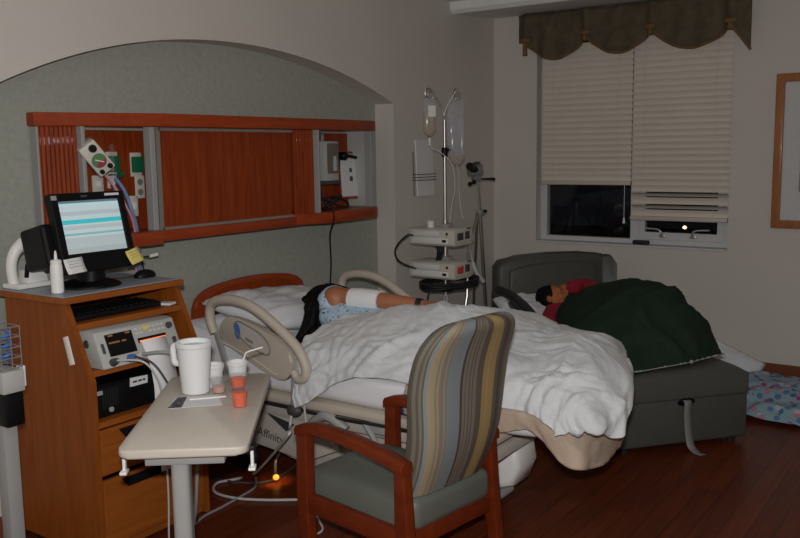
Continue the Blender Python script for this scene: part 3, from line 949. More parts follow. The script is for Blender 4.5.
for k, (u, m) in enumerate(((0.045, M_dgrey), (0.125, M_blue), (0.16, M_offw))):
    mm = Matrix.Translation(V((u, fh * 0.12, 0)))
    o = onface(MB().lathe([(0, 0.03), (0.011, 0.03), (0.013, 0.02), (0.016, 0.0)], (u, fh * 0.13, 0), 16), 'socket_plug', m, t, True)
mb = MB().lathe([(0, 0.003), (0.015, 0.003), (0.017, 0.0)], (fx0, fy0 + 0.10, z + 0.09), 16, Matrix.Rotation(R(-90), 4, 'Y')); mb.build('side_port', M_dgrey, t)
# paper strip feeding from the slot and folding down
sx0, sx1 = fx0 + 0.195, fx0 + 0.315
pts = [FMM @ V((0, fh * 0.53, 0.005)), FMM @ V((0, fh * 0.40, 0.008)), V((0, fy0 + 0.0, z + 0.035)), V((0, fy0 - 0.018, z - 0.0)), V((0, fy0 - 0.035, z - 0.10)), V((0, fy0 - 0.028, z - 0.22)), V((0, fy0 - 0.040, z - 0.34)), V((0, fy0 - 0.035, z - 0.46))]
pts = crspline(pts, 6)
G = [[V((x + 0.02 * math.sin((z - p.z) * 3) * (z > p.z), p.y, p.z)) for p in pts] for x in (sx0, (sx0 + sx1) / 2, sx1)]
o = MB().grid(G).build('chart_paper', M_paper, t, angle=180)
add_mod_solid(o, 0.001)
# sensor leads hanging in front of the shelves
q = FMM @ V((0.045, fh * 0.13, 0.03))
cable('sensor_cable', 'thin pale cable hanging from left plug of the fetal monitor', 'cable', [q, (q.x + 0.05, q.y - 0.09, q.z - 0.005), (q.x + 0.10, q.y - 0.11, q.z - 0.09), (q.x + 0.135, q.y - 0.09, q.z - 0.22), (q.x + 0.15, q.y - 0.07, q.z - 0.36), (q.x + 0.16, q.y - 0.06, 0.25), (q.x + 0.16, q.y - 0.05, 0.03), (q.x + 0.20, q.y - 0.04, 0.008)], 0.004, M_cable_w)
q = FMM @ V((0.125, fh * 0.13, 0.03))
cable('sensor_cable', 'dark cable hanging from blue plug of the fetal monitor', 'cable', [q, (q.x + 0.02, q.y - 0.08, q.z - 0.02), (q.x + 0.06, q.y - 0.11, q.z - 0.10), (q.x + 0.11, q.y - 0.11, q.z - 0.20), (q.x + 0.14, q.y - 0.10, q.z - 0.34), (q.x + 0.14, q.y - 0.08, 0.2), (q.x + 0.13, q.y - 0.07, 0.03), (q.x + 0.16, q.y - 0.06, 0.008)], 0.004, M_dgrey)
q = FMM @ V((0.16, fh * 0.13, 0.03))
cable('sensor_cable', 'thick grey cable arching from white plug over paper strip', 'cable', [q, (q.x + 0.06, q.y - 0.07, q.z + 0.005), (q.x + 0.13, q.y - 0.10, q.z - 0.04), (q.x + 0.16, q.y - 0.11, q.z - 0.14), (q.x + 0.17, q.y - 0.11, q.z - 0.3), (q.x + 0.15, q.y - 0.10, 0.2), (q.x + 0.13, q.y - 0.08, 0.03), (q.x + 0.16, q.y - 0.06, 0.010)], 0.0075, M_cable_g)

# ------------------------------------------------------------------ desktop computer on the lower shelf
z = 0.597
c0 = at(95, 420, 'z', z)
t = thing('computer_tower', 'black desktop computer lying on lower shelf of the cart', 'computer', (2.22, 3.0, z))
px0, pyf = CX0 + 0.035, 2.80
MB().box((px0 + 0.205, pyf + 0.22, z + 0.065), (0.41, 0.42, 0.128), bevel=0.004).build('case', M_black, t, smooth=False)
MB().box((px0 + 0.205, pyf + 0.005, z + 0.065), (0.40, 0.014, 0.118), bevel=0.005).build('front_bezel', M_dgrey if False else M_black, t)
mb = MB()
for k in range(7): mb.box((px0 + 0.035 + k * 0.011, pyf - 0.003, z + 0.075), (0.005, 0.004, 0.07))
mb.build('vent_slots', M_blackm, t, smooth=False)
MB().box((px0 + 0.26, pyf - 0.004, z + 0.085), (0.16, 0.006, 0.024), bevel=0.002).build('disc_drive', M_black, t)
MB().lathe([(0, 0.006), (0.010, 0.005), (0.011, 0)], (px0 + 0.07, pyf - 0.002, z + 0.03), 16, Matrix.Rotation(R(90), 4, 'X')).build('power_button', M_alup, t)
lb = MB().box((px0 + 0.205, pyf - 0.004, z + 0.113), (0.085, 0.003, 0.035), rot=(0, R(3), 0)).build('sticker', M_paper, t, smooth=False)
mb = MB()
for k, (u, wd_) in enumerate(((-0.02, 0.02), (0.005, 0.018), (0.024, 0.012))): mb.box((px0 + 0.205 + u, pyf - 0.0062, z + 0.114), (wd_, 0.001, 0.007))
mb.build('handwriting', M_ink, lb, smooth=False)
MB().box((px0 + 0.018, pyf - 0.004, z + 0.105), (0.03, 0.003, 0.016)).build('sticker', M_alup, t, smooth=False)

# ------------------------------------------------------------------ monitor on the cart top
z = 1.0735
t = thing('computer_monitor', 'black deep-backed monitor with a lit pale screen on the cart', 'monitor', (2.17, 3.05, z))
tl = at(57, 202, 'y', 3.065); bl = at(68, 255, 'x', tl.x); tr = at(117, 198, 'y', 3.065)
sw_, up_ = tr.x - tl.x, (tl - bl)
sh = up_.length
MO = frame(bl, (1, 0, 0), up_)       # origin: lower left corner of the screen


def mon(mb, name, m, par, smooth=False, angle=35):
    mb.bm.transform(MO)
    return mb.build(name, m, par, smooth=smooth, angle=angle)


bx0, bx1, by0, by1 = -0.034, sw_ + 0.03, -0.075, sh + 0.032
fr = MB()
for (a, b, c, d) in ((bx0, 0, by0, by1), (sw_, bx1, by0, by1), (0, sw_, by0, 0), (0, sw_, sh, by1)):
    fr.box(((a + b) / 2, (c + d) / 2, -0.012), (b - a, d - c, 0.04), bevel=0.004)
mon(fr, 'bezel', M_black, t)
stops = []
cA, cB, cC, cD = srgb(168, 186, 190), srgb(158, 168, 172), srgb(60, 170, 178), srgb(120, 160, 160)
stops = [(0, srgb(150, 162, 164)), (0.10, srgb(160, 170, 172)), (0.2, cB), (0.3, cA), (0.34, cD), (0.38, cA), (0.45, cB), (0.52, cA), (0.555, cC), (0.64, cA), (0.72, cB), (0.8, cA), (0.9, srgb(165, 190, 196)), (0.955, srgb(90, 110, 118))]
M_screen = ramp_uv('lit_screen', 'Y', stops, 0.3, True, 0, 0.60)
mon(MB().grid([[V((sw_ * i / 4, sh * j / 8, 0.0)) for j in range(9)] for i in range(5)]), 'screen', M_screen, t)
mon(MB().prism([(0.03, -0.02, -0.03), (sw_ - 0.03, -0.02, -0.03), (sw_ - 0.05, sh - 0.01, -0.03), (0.05, sh - 0.01, -0.03)], (0, 0, -0.05)).box((sw_ / 2 - 0.06, sh / 2 - 0.055, -0.115), (sw_ * 1.06, sh * 0.80, 0.16), bevel=0.015), 'rear_housing', M_black, t)
mon(MB().box((sw_ * 0.42, sh + 0.016, 0.009), (0.03, 0.008, 0.002)), 'badge', M_dgrey, t)
mon(MB().box((sw_ - 0.03, sh + 0.018, 0.009), (0.07, 0.010, 0.002)), 'label_strip', M_paper, t)
mon(MB().box((-0.018, sh + 0.014, 0.009), (0.024, 0.018, 0.002)), 'label_strip', M_alup, t)
nk = MO @ V((sw_ / 2, -0.03, -0.06))
MB().tube([(nk.x, nk.y, nk.z), (nk.x, nk.y + 0.01, z + 0.01)], [0.05, 0.06], 16).build('neck', M_black, t)
MB().lathe([(0, 0.024), (0.09, 0.022), (0.125, 0.008), (0.128, 0.0), (0, 0)], (nk.x - 0.01, nk.y + 0.01, z), 32).build('base', M_black, t)


def note(name, label, m, u, v, wd_, ht, curl, rot, lines):
    tt = thing(name, label, 'note', MO @ V((u, v, 0.01)))
    G = []
    for i in range(5):
        row = []
        for j in range(7):
            a, b = (i / 4 - 0.5) * wd_, -(j / 6) * ht
            q = V((a * math.cos(rot) - b * math.sin(rot), a * math.sin(rot) + b * math.cos(rot), 0.0105 + curl * (j / 6) ** 2))
            row.append(MO @ (q + V((u, v, 0))))
        G.append(row)
    add_mod_solid(MB().grid(G).build('paper_slip', m, tt, angle=180), 0.0006, 0)
    mb = MB()
    for k in range(lines):
        b = -ht * (0.2 + 0.55 * k / max(1, lines))
        c = V((0 * math.cos(rot) - b * math.sin(rot), b * math.cos(rot), 0.0118 + curl * (-b / ht) ** 2)) + V((u, v, 0))
        mb.box(c, (wd_ * (0.7 - 0.12 * (k % 2)), 0.0015, 0.0006), rot=(0, 0, rot))
    mb.bm.transform(MO); mb.build('handwriting', M_grey, tt, smooth=False)


note('paper_note', 'white handwritten note stuck below lower left corner of the screen', M_paper, 0.010, -0.016, 0.085, 0.062, 0.012, R(3), 3)
note('sticky_note', 'yellow sticky note under the lower right corner of the screen', M_post, sw_ + 0.010, -0.008, 0.068, 0.062, 0.012, R(14), 3)

# barcode scanner in its cradle
c = at(28, 287, 'z', z)
t = thing('barcode_scanner', 'white curved scanner handset standing in its cradle at cart corner', 'scanner', (c.x, c.y, z))
mb = MB().prism([(c.x - 0.075, c.y + 0.055, z), (c.x + 0.075, c.y + 0.05, z), (c.x + 0.075, c.y - 0.045, z), (c.x - 0.075, c.y - 0.05, z)], (0, 0, 0.022), bevel=0.006)
mb.prism([(c.x - 0.02, c.y + 0.04, z + 0.02), (c.x + 0.072, c.y + 0.04, z + 0.02), (c.x + 0.070, c.y + 0.04, z + 0.045), (c.x + 0.03, c.y + 0.04, z + 0.085), (c.x - 0.01, c.y + 0.04, z + 0.07)], (0, -0.075, 0), bevel=0.006)
mb.build('cradle', M_white, t)
h = [V((c.x - 0.055, c.y + 0.01, z + 0.015)), V((c.x - 0.06, c.y + 0.01, z + 0.09)), V((c.x - 0.045, c.y + 0.005, z + 0.145)), V((c.x - 0.01, c.y, z + 0.178)), V((c.x + 0.025, c.y - 0.005, z + 0.192))]
MB().tube(h, [0.02, 0.021, 0.023, 0.027, 0.025], 14, smooth=5).build('handset', M_white, t)
MB().box((c.x - 0.018, c.y - 0.03, z + 0.07), (0.016, 0.012, 0.055), rot=(0, R(10), 0), bevel=0.003).build('trigger', M_black, t)
MB().lathe([(0, 0.0), (0.024, 0.0), (0.022, 0.012), (0, 0.012)], (c.x + 0.026, c.y - 0.006, z + 0.19), 14, Matrix.Rotation(R(75), 4, 'Y')).build('scan_window', M_dgrey, t)

# squeeze bottle
c = at(58, 293, 'z', z)
t = thing('squeeze_bottle', 'white squeeze bottle with a pointed nozzle in front of the monitor', 'bottle', (c.x, c.y, z))
MB().lathe([(0, 0), (0.021, 0.0), (0.024, 0.004), (0.024, 0.09), (0.0225, 0.108), (0.021, 0.112), (0, 0.112)], (c.x, c.y, z), 24).build('bottle_body', M_white, t)
MB().lathe([(0.021, 0.112), (0.021, 0.126), (0.018, 0.13), (0.007, 0.132), (0.005, 0.155), (0.0025, 0.166), (0, 0.166)], (c.x, c.y, z), 24).build('nozzle_cap', M_white, t)

# mouse, small papers, clear cup on the cart top
c = at(145, 277, 'z', z)
t = thing('computer_mouse', 'black computer mouse at right end of the cart top', 'mouse', (c.x, c.y, z))
mb = MB().ball((c.x, c.y, z + 0.004), (0.055, 0.034, 0.030))
bmesh.ops.bisect_plane(mb.bm, geom=mb.bm.verts[:] + mb.bm.edges[:] + mb.bm.faces[:], plane_co=(0, 0, z), plane_no=(0, 0, -1), clear_outer=True)
mb.build('shell', M_black, t)
MB().tube([(c.x - 0.045, c.y + 0.01, z + 0.012), (c.x - 0.09, c.y + 0.03, z + 0.005), (c.x - 0.14, c.y + 0.08, z + 0.004)], 0.002, 6, smooth=4).build('mouse_cord', M_blackm, t)
c = at(117, 267, 'z', z)
t = thing('memo_pad', 'small white memo slip lying behind the monitor foot', 'note', (c.x, c.y, z))
MB().box((c.x - 0.01, c.y + 0.03, z + 0.02), (0.06, 0.05, 0.003), rot=(R(35), R(6), 0)).build('slip', M_paper, t, smooth=False)
for (px, py, r, lab) in ((100, 285, 10, 'white torn slip on the cart top just right of bottle'), (83, 286, -14, 'pale paper slip on the cart top beside the bottle')):
    c = at(px, py, 'z', z)
    t = thing('paper_slip', lab, 'paper', (c.x, c.y, z), 0, 'paper slips on the cart top')
    MB().box((c.x, c.y, z + 0.0012), (0.075, 0.03, 0.0018), rot=(0, 0, R(r))).build('slip', M_paper if px == 100 else M_lgrey, t, smooth=False)
c = at(128, 271, 'z', z)
t = thing('small_cup', 'small clear empty cup between the monitor foot and the mouse', 'cup', (c.x, c.y, z))
MB().lathe([(0, 0.002), (0.018, 0.0), (0.024, 0.045), (0.023, 0.045), (0.0165, 0.003), (0, 0.004)], (c.x, c.y + 0.02, z), 18).build('cup_wall', M_film, t)
c = at(151, 256, 'y', 3.30)
t = thing('tube_connector', 'small white connector on black wire behind the cart', 'connector', (c.x, c.y, 1.0))
MB().tube([(c.x, c.y + 0.04, 1.07 - 0.05), (c.x - 0.03, c.y + 0.03, c.z - 0.015), (c.x - 0.01, c.y, c.z)], 0.004, 6, smooth=4).build('wire', M_blackm, t)
MB().tube([(c.x - 0.01, c.y, c.z), (c.x + 0.03, c.y - 0.01, c.z + 0.006)], 0.009, 10).build('tip', M_white, t)

# ------------------------------------------------------------------ stand at the left edge of the view
c = at(11, 392, 'y', 2.86)
t = thing('equipment_stand', 'grey equipment stand with wire basket left of the wooden cart', 'stand', (c.x, 2.9, 0))
gz = lambda py: at(11, py, 'y', 2.86).z
MB().box((c.x - 0.005, 2.9, gz(425) / 2), (0.055, 0.06, gz(425)), bevel=0.006).build('column', M_alup, t)
MB().box((c.x - 0.01, 2.9, 0.025), (0.2, 0.34, 0.05), bevel=0.012).build('base', M_dgrey, t)
MB().box((c.x - 0.005, 2.88, (gz(425) + gz(390)) / 2), (0.07, 0.10, gz(390) - gz(425)), bevel=0.006).build('bracket', M_black, t)
MB().box((c.x - 0.015, 2.87, (gz(390) + gz(368)) / 2), (0.085, 0.12, gz(368) - gz(390)), bevel=0.006).build('control_box', M_lgrey, t)
MB().box((c.x + 0.032, 2.84, (gz(387) + gz(366)) / 2), (0.018, 0.03, gz(366) - gz(387)), bevel=0.003).build('side_clip', M_white, t)
mb = MB()
bz0, bz1 = gz(366), gz(325)
for k in range(5):
    zz = bz0 + (bz1 - bz0) * k / 4
    mb.tube([(c.x - 0.05, 2.82, zz), (c.x + 0.025, 2.82, zz), (c.x + 0.03, 2.92, zz), (c.x - 0.05, 2.92, zz)], 0.0022, 6, closed=True)
for (x, y) in ((c.x - 0.05, 2.82), (c.x + 0.025, 2.82), (c.x + 0.03, 2.92), (c.x - 0.05, 2.92), (c.x - 0.01, 2.82)):
    mb.tube([(x, y, bz0 - 0.01), (x, y, bz1)], 0.0022, 6)
mb.build('wire_basket', M_grey, t)
pth = [V((c.x - 0.01 + 0.022 * math.cos(a), 2.87 + 0.03 * math.sin(a), bz0 + 0.02 + 0.011 * a / 2)) for a in [i * 0.5 for i in range(40)]]
cable('tube_coil', 'blue tube coiled inside wire basket at the left edge', 'tube', pth, 0.006, M_blue, sm=2)

# ================================================================== OVERBED TABLE
ZT = 0.74
A0, A1, A2 = at(118, 457, 'z', ZT), at(247, 447, 'z', ZT), at(271, 373, 'z', ZT)
ux = (A2 - A1); L = ux.length; ux.normalize()
uy = V((-ux.y, ux.x, 0))
W_ = 0.382
org = (A1 + (A0 - A1) * 0.5) ; org = A1 + uy * (W_ / 2) + ux * (L / 2)
TM = frame((org.x, org.y, 0), ux, uy)
t = thing('overbed_table', 'cream topped overbed table on a grey column holding the cups', 'table', (org.x, org.y, 0), math.atan2(ux.y, ux.x))
TB = t


def rrect(l, w, r, n=6):
    out = []
    for (sx, sy, a0) in ((1, 1, 0), (-1, 1, 90), (-1, -1, 180), (1, -1, 270)):
        for k in range(n + 1):
            a = R(a0 + 90 * k / n)
            out.append((sx * (l / 2 - r) + r * math.cos(a), sy * (w / 2 - r) + r * math.sin(a)))
    return out


mb = MB().prism([(x, y, ZT - 0.026) for x, y in rrect(L, W_, 0.035)], (0, 0, 0.026), bevel=0.007)
o = mb.build('table_top', M_table, t, local=True, angle=50)
mb = MB().box((-0.05, 0, ZT - 0.045), (L * 0.8, W_ * 0.62, 0.034), bevel=0.004)
mb.build('under_frame', M_alup, t, local=True)
cxl = -L / 2 + 0.085
MB().prism([(x + cxl, y + 0.02, 0.07) for x, y in rrect(0.075, 0.055, 0.02)], (0, 0, ZT - 0.13)).build('column', M_alup, t, local=True)
MB().prism([(x + cxl - 0.003, y + 0.02, 0.07) for x, y in rrect(0.086, 0.066, 0.02)], (0, 0, 0.3)).build('column_sleeve', M_alup, t, local=True)
mb = MB().box((0.05, 0.02 + 0.15, 0.055), (0.70, 0.05, 0.03), bevel=0.006); mb.box((0.05, 0.02 - 0.15, 0.055), (0.70, 0.05, 0.03), bevel=0.006); mb.box((cxl, 0.02, 0.055), (0.07, 0.34, 0.034), bevel=0.006)
mb.build('base_frame', M_alup, t, local=True)
for x in (-0.27, 0.37):
    for y in (0.17, -0.13):
        MB().lathe([(0, -0.012), (0.022, -0.012), (0.022, 0.012), (0, 0.012)], (x, y, 0.022), 14, Matrix.Rotation(R(90), 4, 'X')).build('caster', M_offw, t, local=True)
for yy in (W_ / 2 - 0.01, -W_ / 2 + 0.0):
    s = 1 if yy > 0 else -1
    mb = MB().box((-L / 2 + 0.10, yy, ZT - 0.038), (0.05, 0.028, 0.028), bevel=0.003)
    ob = mb.build('hook_bracket', M_black, t, local=True)
    mb = MB().box((-L / 2 + 0.075, yy + 0.006 * s, ZT - 0.062), (0.022, 0.010, 0.05), bevel=0.003); mb.box((-L / 2 + 0.068, yy + 0.006 * s, ZT - 0.088), (0.04, 0.022, 0.010), bevel=0.003)
    mb.build('hook', M_white, ob, local=True)


def tp(px, py):
    return at(px, py, 'z', ZT + 0.001)


def cup_wall(prof, th):
    inn = [(max(0.0, r - th), z + (th if i == 0 else 0)) for i, (r, z) in enumerate(prof)]
    return [(0, prof[0][1])] + prof + inn[::-1] + [(0, inn[0][1])]


# big insulated mug
c = tp(196, 392)
t = thing('foam_mug', 'large white foam mug with handle, tallest vessel on the overbed table', 'mug', c)
MB().lathe(cup_wall([(0.046, 0.0), (0.050, 0.004), (0.062, 0.17), (0.066, 0.173), (0.067, 0.187), (0.064, 0.19)], 0.005), c, 40).build('mug_wall', M_foam, t)
MB().lathe([(0, 0.172), (0.0585, 0.172)], c, 32).build('mug_inside', M_foami, t)
hv = V((-0.45, 0.89, 0))
mb = MB()
hp = [c + hv * 0.055 + V((0, 0, 0.172)), c + hv * 0.072 + V((0, 0, 0.172)), c + hv * 0.080 + V((0, 0, 0.160)), c + hv * 0.077 + V((0, 0, 0.115)), c + hv * 0.070 + V((0, 0, 0.106)), c + hv * 0.048 + V((0, 0, 0.108))]
mb.tube(hp, 0.0115, 12, smooth=5)
mb.build('mug_handle', M_foam, t)


def foam_cup(px, py, label, h=0.085, r0=0.027, r1=0.04):
    c = tp(px, py)
    t = thing('foam_cup', label, 'cup', c, 0, 'small foam cups on the overbed table')
    MB().lathe(cup_wall([(r0, 0), (r0 + 0.002, 0.003), (r1 - 0.003, h * 0.84), (r1, h * 0.86), (r1 + 0.001, h * 0.97), (r1 - 0.001, h)], 0.003), c, 28).build('cup_wall', M_foam, t)
    return t, c


foam_cup(214, 386, 'small white foam cup mostly hidden right behind the large mug')
t2, c2 = foam_cup(238, 383, 'small white foam cup with a bent straw behind the orange cups')
t = thing('drinking_straw', 'white bendy straw standing in the small foam cup', 'straw', (c2.x, c2.y, c2.z + 0.01))
v1 = V((0.48, -0.66, 0)).normalized()
MB().tube([c2 + v1 * -0.006 + V((0, 0, 0.006)), c2 + v1 * 0.03 + V((0, 0, 0.106)), c2 + v1 * 0.036 + V((0, 0, 0.116)), c2 + v1 * 0.05 + V((0, 0, 0.123)), c2 + v1 * 0.098 + V((0, 0, 0.136))], 0.0032, 10, smooth=4).build('straw_tube', M_white, t)


def jelly(px, py, label, dz=0.0):
    c = tp(px, py) + V((0, 0, dz))
    t = thing('jelly_cup', label, 'cup', c, 0, 'orange jelly cups')
    MB().lathe([(0, 0.002), (0.0215, 0.002), (0.0275, 0.05), (0, 0.050)], c, 28).build('jelly', M_jelly, t)
    MB().lathe(cup_wall([(0.0225, 0.0), (0.0295, 0.056), (0.034, 0.0575), (0.034, 0.059)], 0.0007), c, 28).build('cup_wall', M_film, t)
    lid = MB().lathe([(0, 0.0595), (0.036, 0.0595), (0.0365, 0.062), (0, 0.0625)], c, 28).build('lid', M_film, t)
    return c


jelly(240, 406, 'sealed cup of orange jelly nearest the front of the overbed table')
jelly(238.5, 391, 'taller looking cup of orange jelly standing behind the nearer one')
c = tp(219, 392)
t = thing('juice_cup', 'clear lidded cup of pale peach drink between mug and jelly cups', 'cup', c)
MB().lathe([(0, 0.002), (0.021, 0.002), (0.024, 0.024), (0, 0.024)], c, 28).build('drink', M_pink, t)
MB().lathe(cup_wall([(0.0225, 0.0), (0.030, 0.046), (0.034, 0.048), (0.034, 0.05)], 0.0007), c, 28).build('cup_wall', M_film, t)
MB().lathe([(0, 0.0505), (0.036, 0.0505), (0.0365, 0.053), (0, 0.0535)], c, 28).build('lid', M_film, t)

# leaflet and cutlery pouch
p1, p2, p3, p4 = tp(167, 409), tp(222, 405), tp(219, 395), tp(176, 398)
t = thing('leaflet', 'white leaflet with a dark photo at its left end beside the mug', 'leaflet', (p1 + p3) / 2)
MB().prism([p1, p2, p3, p4], (0, 0, 0.0012)).build('sheet', M_paper, t, smooth=False)
lerp = lambda a, b, f: a + (b - a) * f
MB().prism([lerp(p1, p2, 0.0) + V((0, 0, 0.0013)), lerp(p1, p2, 0.26) + V((0, 0, 0.0013)), lerp(p4, p3, 0.26) + V((0, 0, 0.0013)), lerp(p4, p3, 0.04) + V((0, 0, 0.0013))], (0, 0, 0.0004)).build('photo_print', M_photo, t, smooth=False)
p1, p2, p3, p4 = tp(186, 405), tp(232, 401), tp(229, 394), tp(186, 398)
t = thing('cutlery_pouch', 'clear plastic pouch lying over the leaflet in front of the mug', 'pouch', (p1 + p3) / 2)
G = []
for i in range(17):
    a, b = lerp(p1, p2, i / 16), lerp(p4, p3, i / 16)
    G.append([lerp(a, b, j / 8) + V((0, 0, 0.002 + 0.008 * math.sin(math.pi * j / 8) + 0.002 * noise.noise(V((i * 0.9, j * 0.9, 3))))) for j in range(9)])
MB().grid(G).build('film', M_film, t, angle=180)
a, b = lerp(lerp(p1, p4, 0.5), lerp(p2, p3, 0.5), 0.08), lerp(lerp(p1, p4, 0.5), lerp(p2, p3, 0.5), 0.9)
MB().tube([a + V((0, 0, 0.005)), b + V((0, 0, 0.005))], 0.0035, 8).build('plastic_knife', M_white, t)


# ================================================================== HOSPITAL BED
BX0, BX1 = 2.88, 3.88
BXC = (BX0 + BX1) / 2
BF, BH = 1.32, 3.36           # foot and head ends of the mattress


def mtop(x, y):
    """mattress top: raised a little at the head"""
    return 0.655 + max(0.0, y - 2.5) * 0.13


t = thing('hospital_bed', 'adjustable hospital bed with cherry headboard and beige side rails', 'bed', (BXC, 2.35, 0))
BED = t
hb = [(0.46, 0.46), (0.455, 0.78), (0.42, 0.86), (0.32, 0.905), (0.15, 0.925), (0, 0.93), (-0.15, 0.925), (-0.32, 0.905), (-0.42, 0.86), (-0.455, 0.78), (-0.46, 0.46)]
hbs = crspline([V((BXC + 0.085 + x * 0.95, 3.40, z)) for x, z in hb], 5)
MB().prism(hbs, (0, 0.032, 0), bevel=0.008).build('headboard', M_redh, t, angle=40)
mb = MB().prism([V((BXC + 0.085 + x * 0.86, 3.392, 0.49 + (z - 0.46) * 0.88)) for x, z in [(p.x - BXC - 0.085, p.z) for p in hbs]], (0, 0.01, 0))
mb.build('headboard_inset', M_red, t, angle=40)

# chassis and covers
mb = MB()
mb.prism([(BX0 + 0.17, y, z) for y, z in ((3.25, 0.20), (2.60, 0.10), (2.05, 0.10), (1.95, 0.20), (2.0, 0.33), (3.25, 0.36))], (BX1 - BX0 - 0.34, 0, 0), bevel=0.02)
mb.build('base_cover', M_bedg, t)
mb = MB()
mb.box((BXC, 2.45, 0.39), (BX1 - BX0 - 0.16, 1.70, 0.055), bevel=0.01)
mb.build('upper_frame', M_bedg, t)
mb = MB().prism([(BX0 + 0.10, y, z) for y, z in ((3.15, 0.47), (2.55, 0.45), (2.45, 0.24), (2.62, 0.16), (3.10, 0.20))], (0.05, 0, 0), bevel=0.012)
sc_ = mb.build('side_cover', M_bedg, t)
MB().prism([(BX0 + 0.094, y, z) for y, z in ((2.86, 0.36), (2.69, 0.33), (2.74, 0.29))], (0.01, 0, 0)).build('warning_triangle', M_ink, sc_, smooth=False)
MB().prism([(BX0 + 0.094, y, z) for y, z in ((3.06, 0.40), (2.98, 0.40), (2.93, 0.35), (3.0, 0.345))], (0.01, 0, 0)).build('dark_vent', M_dgrey, sc_, smooth=False)
text('Affinity', 'lettering', M_ink, sc_, 0.060, frame((BX0 + 0.096, 2.845, 0.25), (0, -1, -0.14), (0, 0, 1)))
MB().box((BXC, 1.93, 0.26), (0.5, 0.16, 0.30), bevel=0.05).build('foot_bumper', M_bedp, t)
# deck the mattress lies on
deck = [V((BX0 - 0.005, 3.36, 0.50)), V((BX0 - 0.005, 2.5, 0.515)), V((BX0 - 0.005, 1.62, 0.515)), V((BX0 + 0.08, 1.42, 0.515))]
mb = MB().box((BXC, 2.42, 0.482), (BX1 - BX0 + 0.02, 1.72, 0.05), bevel=0.02)
mb.build('mattress_deck', M_bedp, t)
mb = MB().tube([(BX0 - 0.006, 3.2, 0.457), (BX0 - 0.01, 2.55, 0.453), (BX0 - 0.01, 2.4, 0.449), (BX0 - 0.01, 2.0, 0.457), (BX0 - 0.008, 1.65, 0.457)], 0.007, 8, smooth=6)
mb.build('deck_gasket', M_blackm, t)
# casters, legs
for (x, y) in ((BX0 + 0.20, 3.10), (BX1 - 0.20, 3.10), (BX0 + 0.22, 2.02), (BX1 - 0.22, 2.02)):
    c = MB().lathe([(0, -0.022), (0.06, -0.022), (0.07, -0.012), (0.07, 0.012), (0.06, 0.022), (0, 0.022)], (x, y, 0.07), 24, Matrix.Rotation(R(90), 4, 'Y')).build('caster', M_blackm, t)
    MB().box((x, y, 0.135), (0.06, 0.09, 0.03), bevel=0.01).build('caster_fork', M_bedg, c)
# rounded foot-end cover seen below the blankets
q = at(508, 455, 'y', 1.78)
mb = MB()
prof = [(1.60, 0.31), (1.585, 0.22), (1.62, 0.13), (1.70, 0.10), (1.80, 0.12), (1.80, 0.33), (1.70, 0.36)]
mb.prism([V((q.x - 0.18, y + 0.05, z + 0.03)) for y, z in prof], (0.20, 0, 0), bevel=0.03)
mb.build('foot_cover', M_white, t, angle=60)
MB().tube([(q.x - 0.20, 1.74, 0.105), (q.x - 0.06, 1.74, 0.105)], 0.022, 12).build('foot_roller', M_alup, t)
nl = MB().tube([(3.06, 2.87, 0.13), (3.02, 2.86, 0.10), (3.015, 2.855, 0.045)], 0.007, 8, smooth=3).build('lamp_stalk', M_dgrey, t)
MB().ball((3.015, 2.855, 0.026), (0.016, 0.016, 0.014), seg=16).build('night_light', M_amber, nl)

# mattress and its fitted sheet
rows = []
for i in range(41):
    f = i / 40
    y = BH + (BF - BH) * f
    inset = 0.0
    if y < BF + 0.22:
        k = (BF + 0.22 - y) / 0.22
        inset = 0.16 * (1 - math.sqrt(max(0, 1 - k * k)))
    x0, x1 = BX0 + inset, BX1 - inset
    zb, zt = 0.508, mtop(0, y)
    r = 0.045
    ring = []
    for (cx_, cz_, a0) in ((x1 - r, zt - r, 0), (x0 + r, zt - r, 90), (x0 + r, zb + r, 180), (x1 - r, zb + r, 270)):
        for k in range(6):
            a = R(a0 + 18 * k)
            px_, pz_ = cx_ + r * math.cos(a), cz_ + r * math.sin(a)
            wob = 0.006 * noise.noise(V((px_ * 7, y * 5, pz_ * 9)))
            ring.append(V((px_ + wob, y, pz_ + wob)))
    rows.append(ring)
mb = MB()
mb.grid([list(c) for c in zip(*rows)], uv=False, closed_u=True)
bmesh.ops.holes_fill(mb.bm, edges=mb.bm.edges[:])
MT = mb.build('mattress', M_sheet, t, angle=60)
G = []
for i in range(6):
    y = 2.06 - 0.16 * i / 5
    G.append([V((BX0 - 0.012, y, 0.575 - 0.01 * k)) if k < 6 else V((BX0 + 0.03, y, 0.522)) for k in range(7)])
add_mod_solid(MB().grid(G).build('underpad', M_navy, t, angle=180), 0.006, 0)


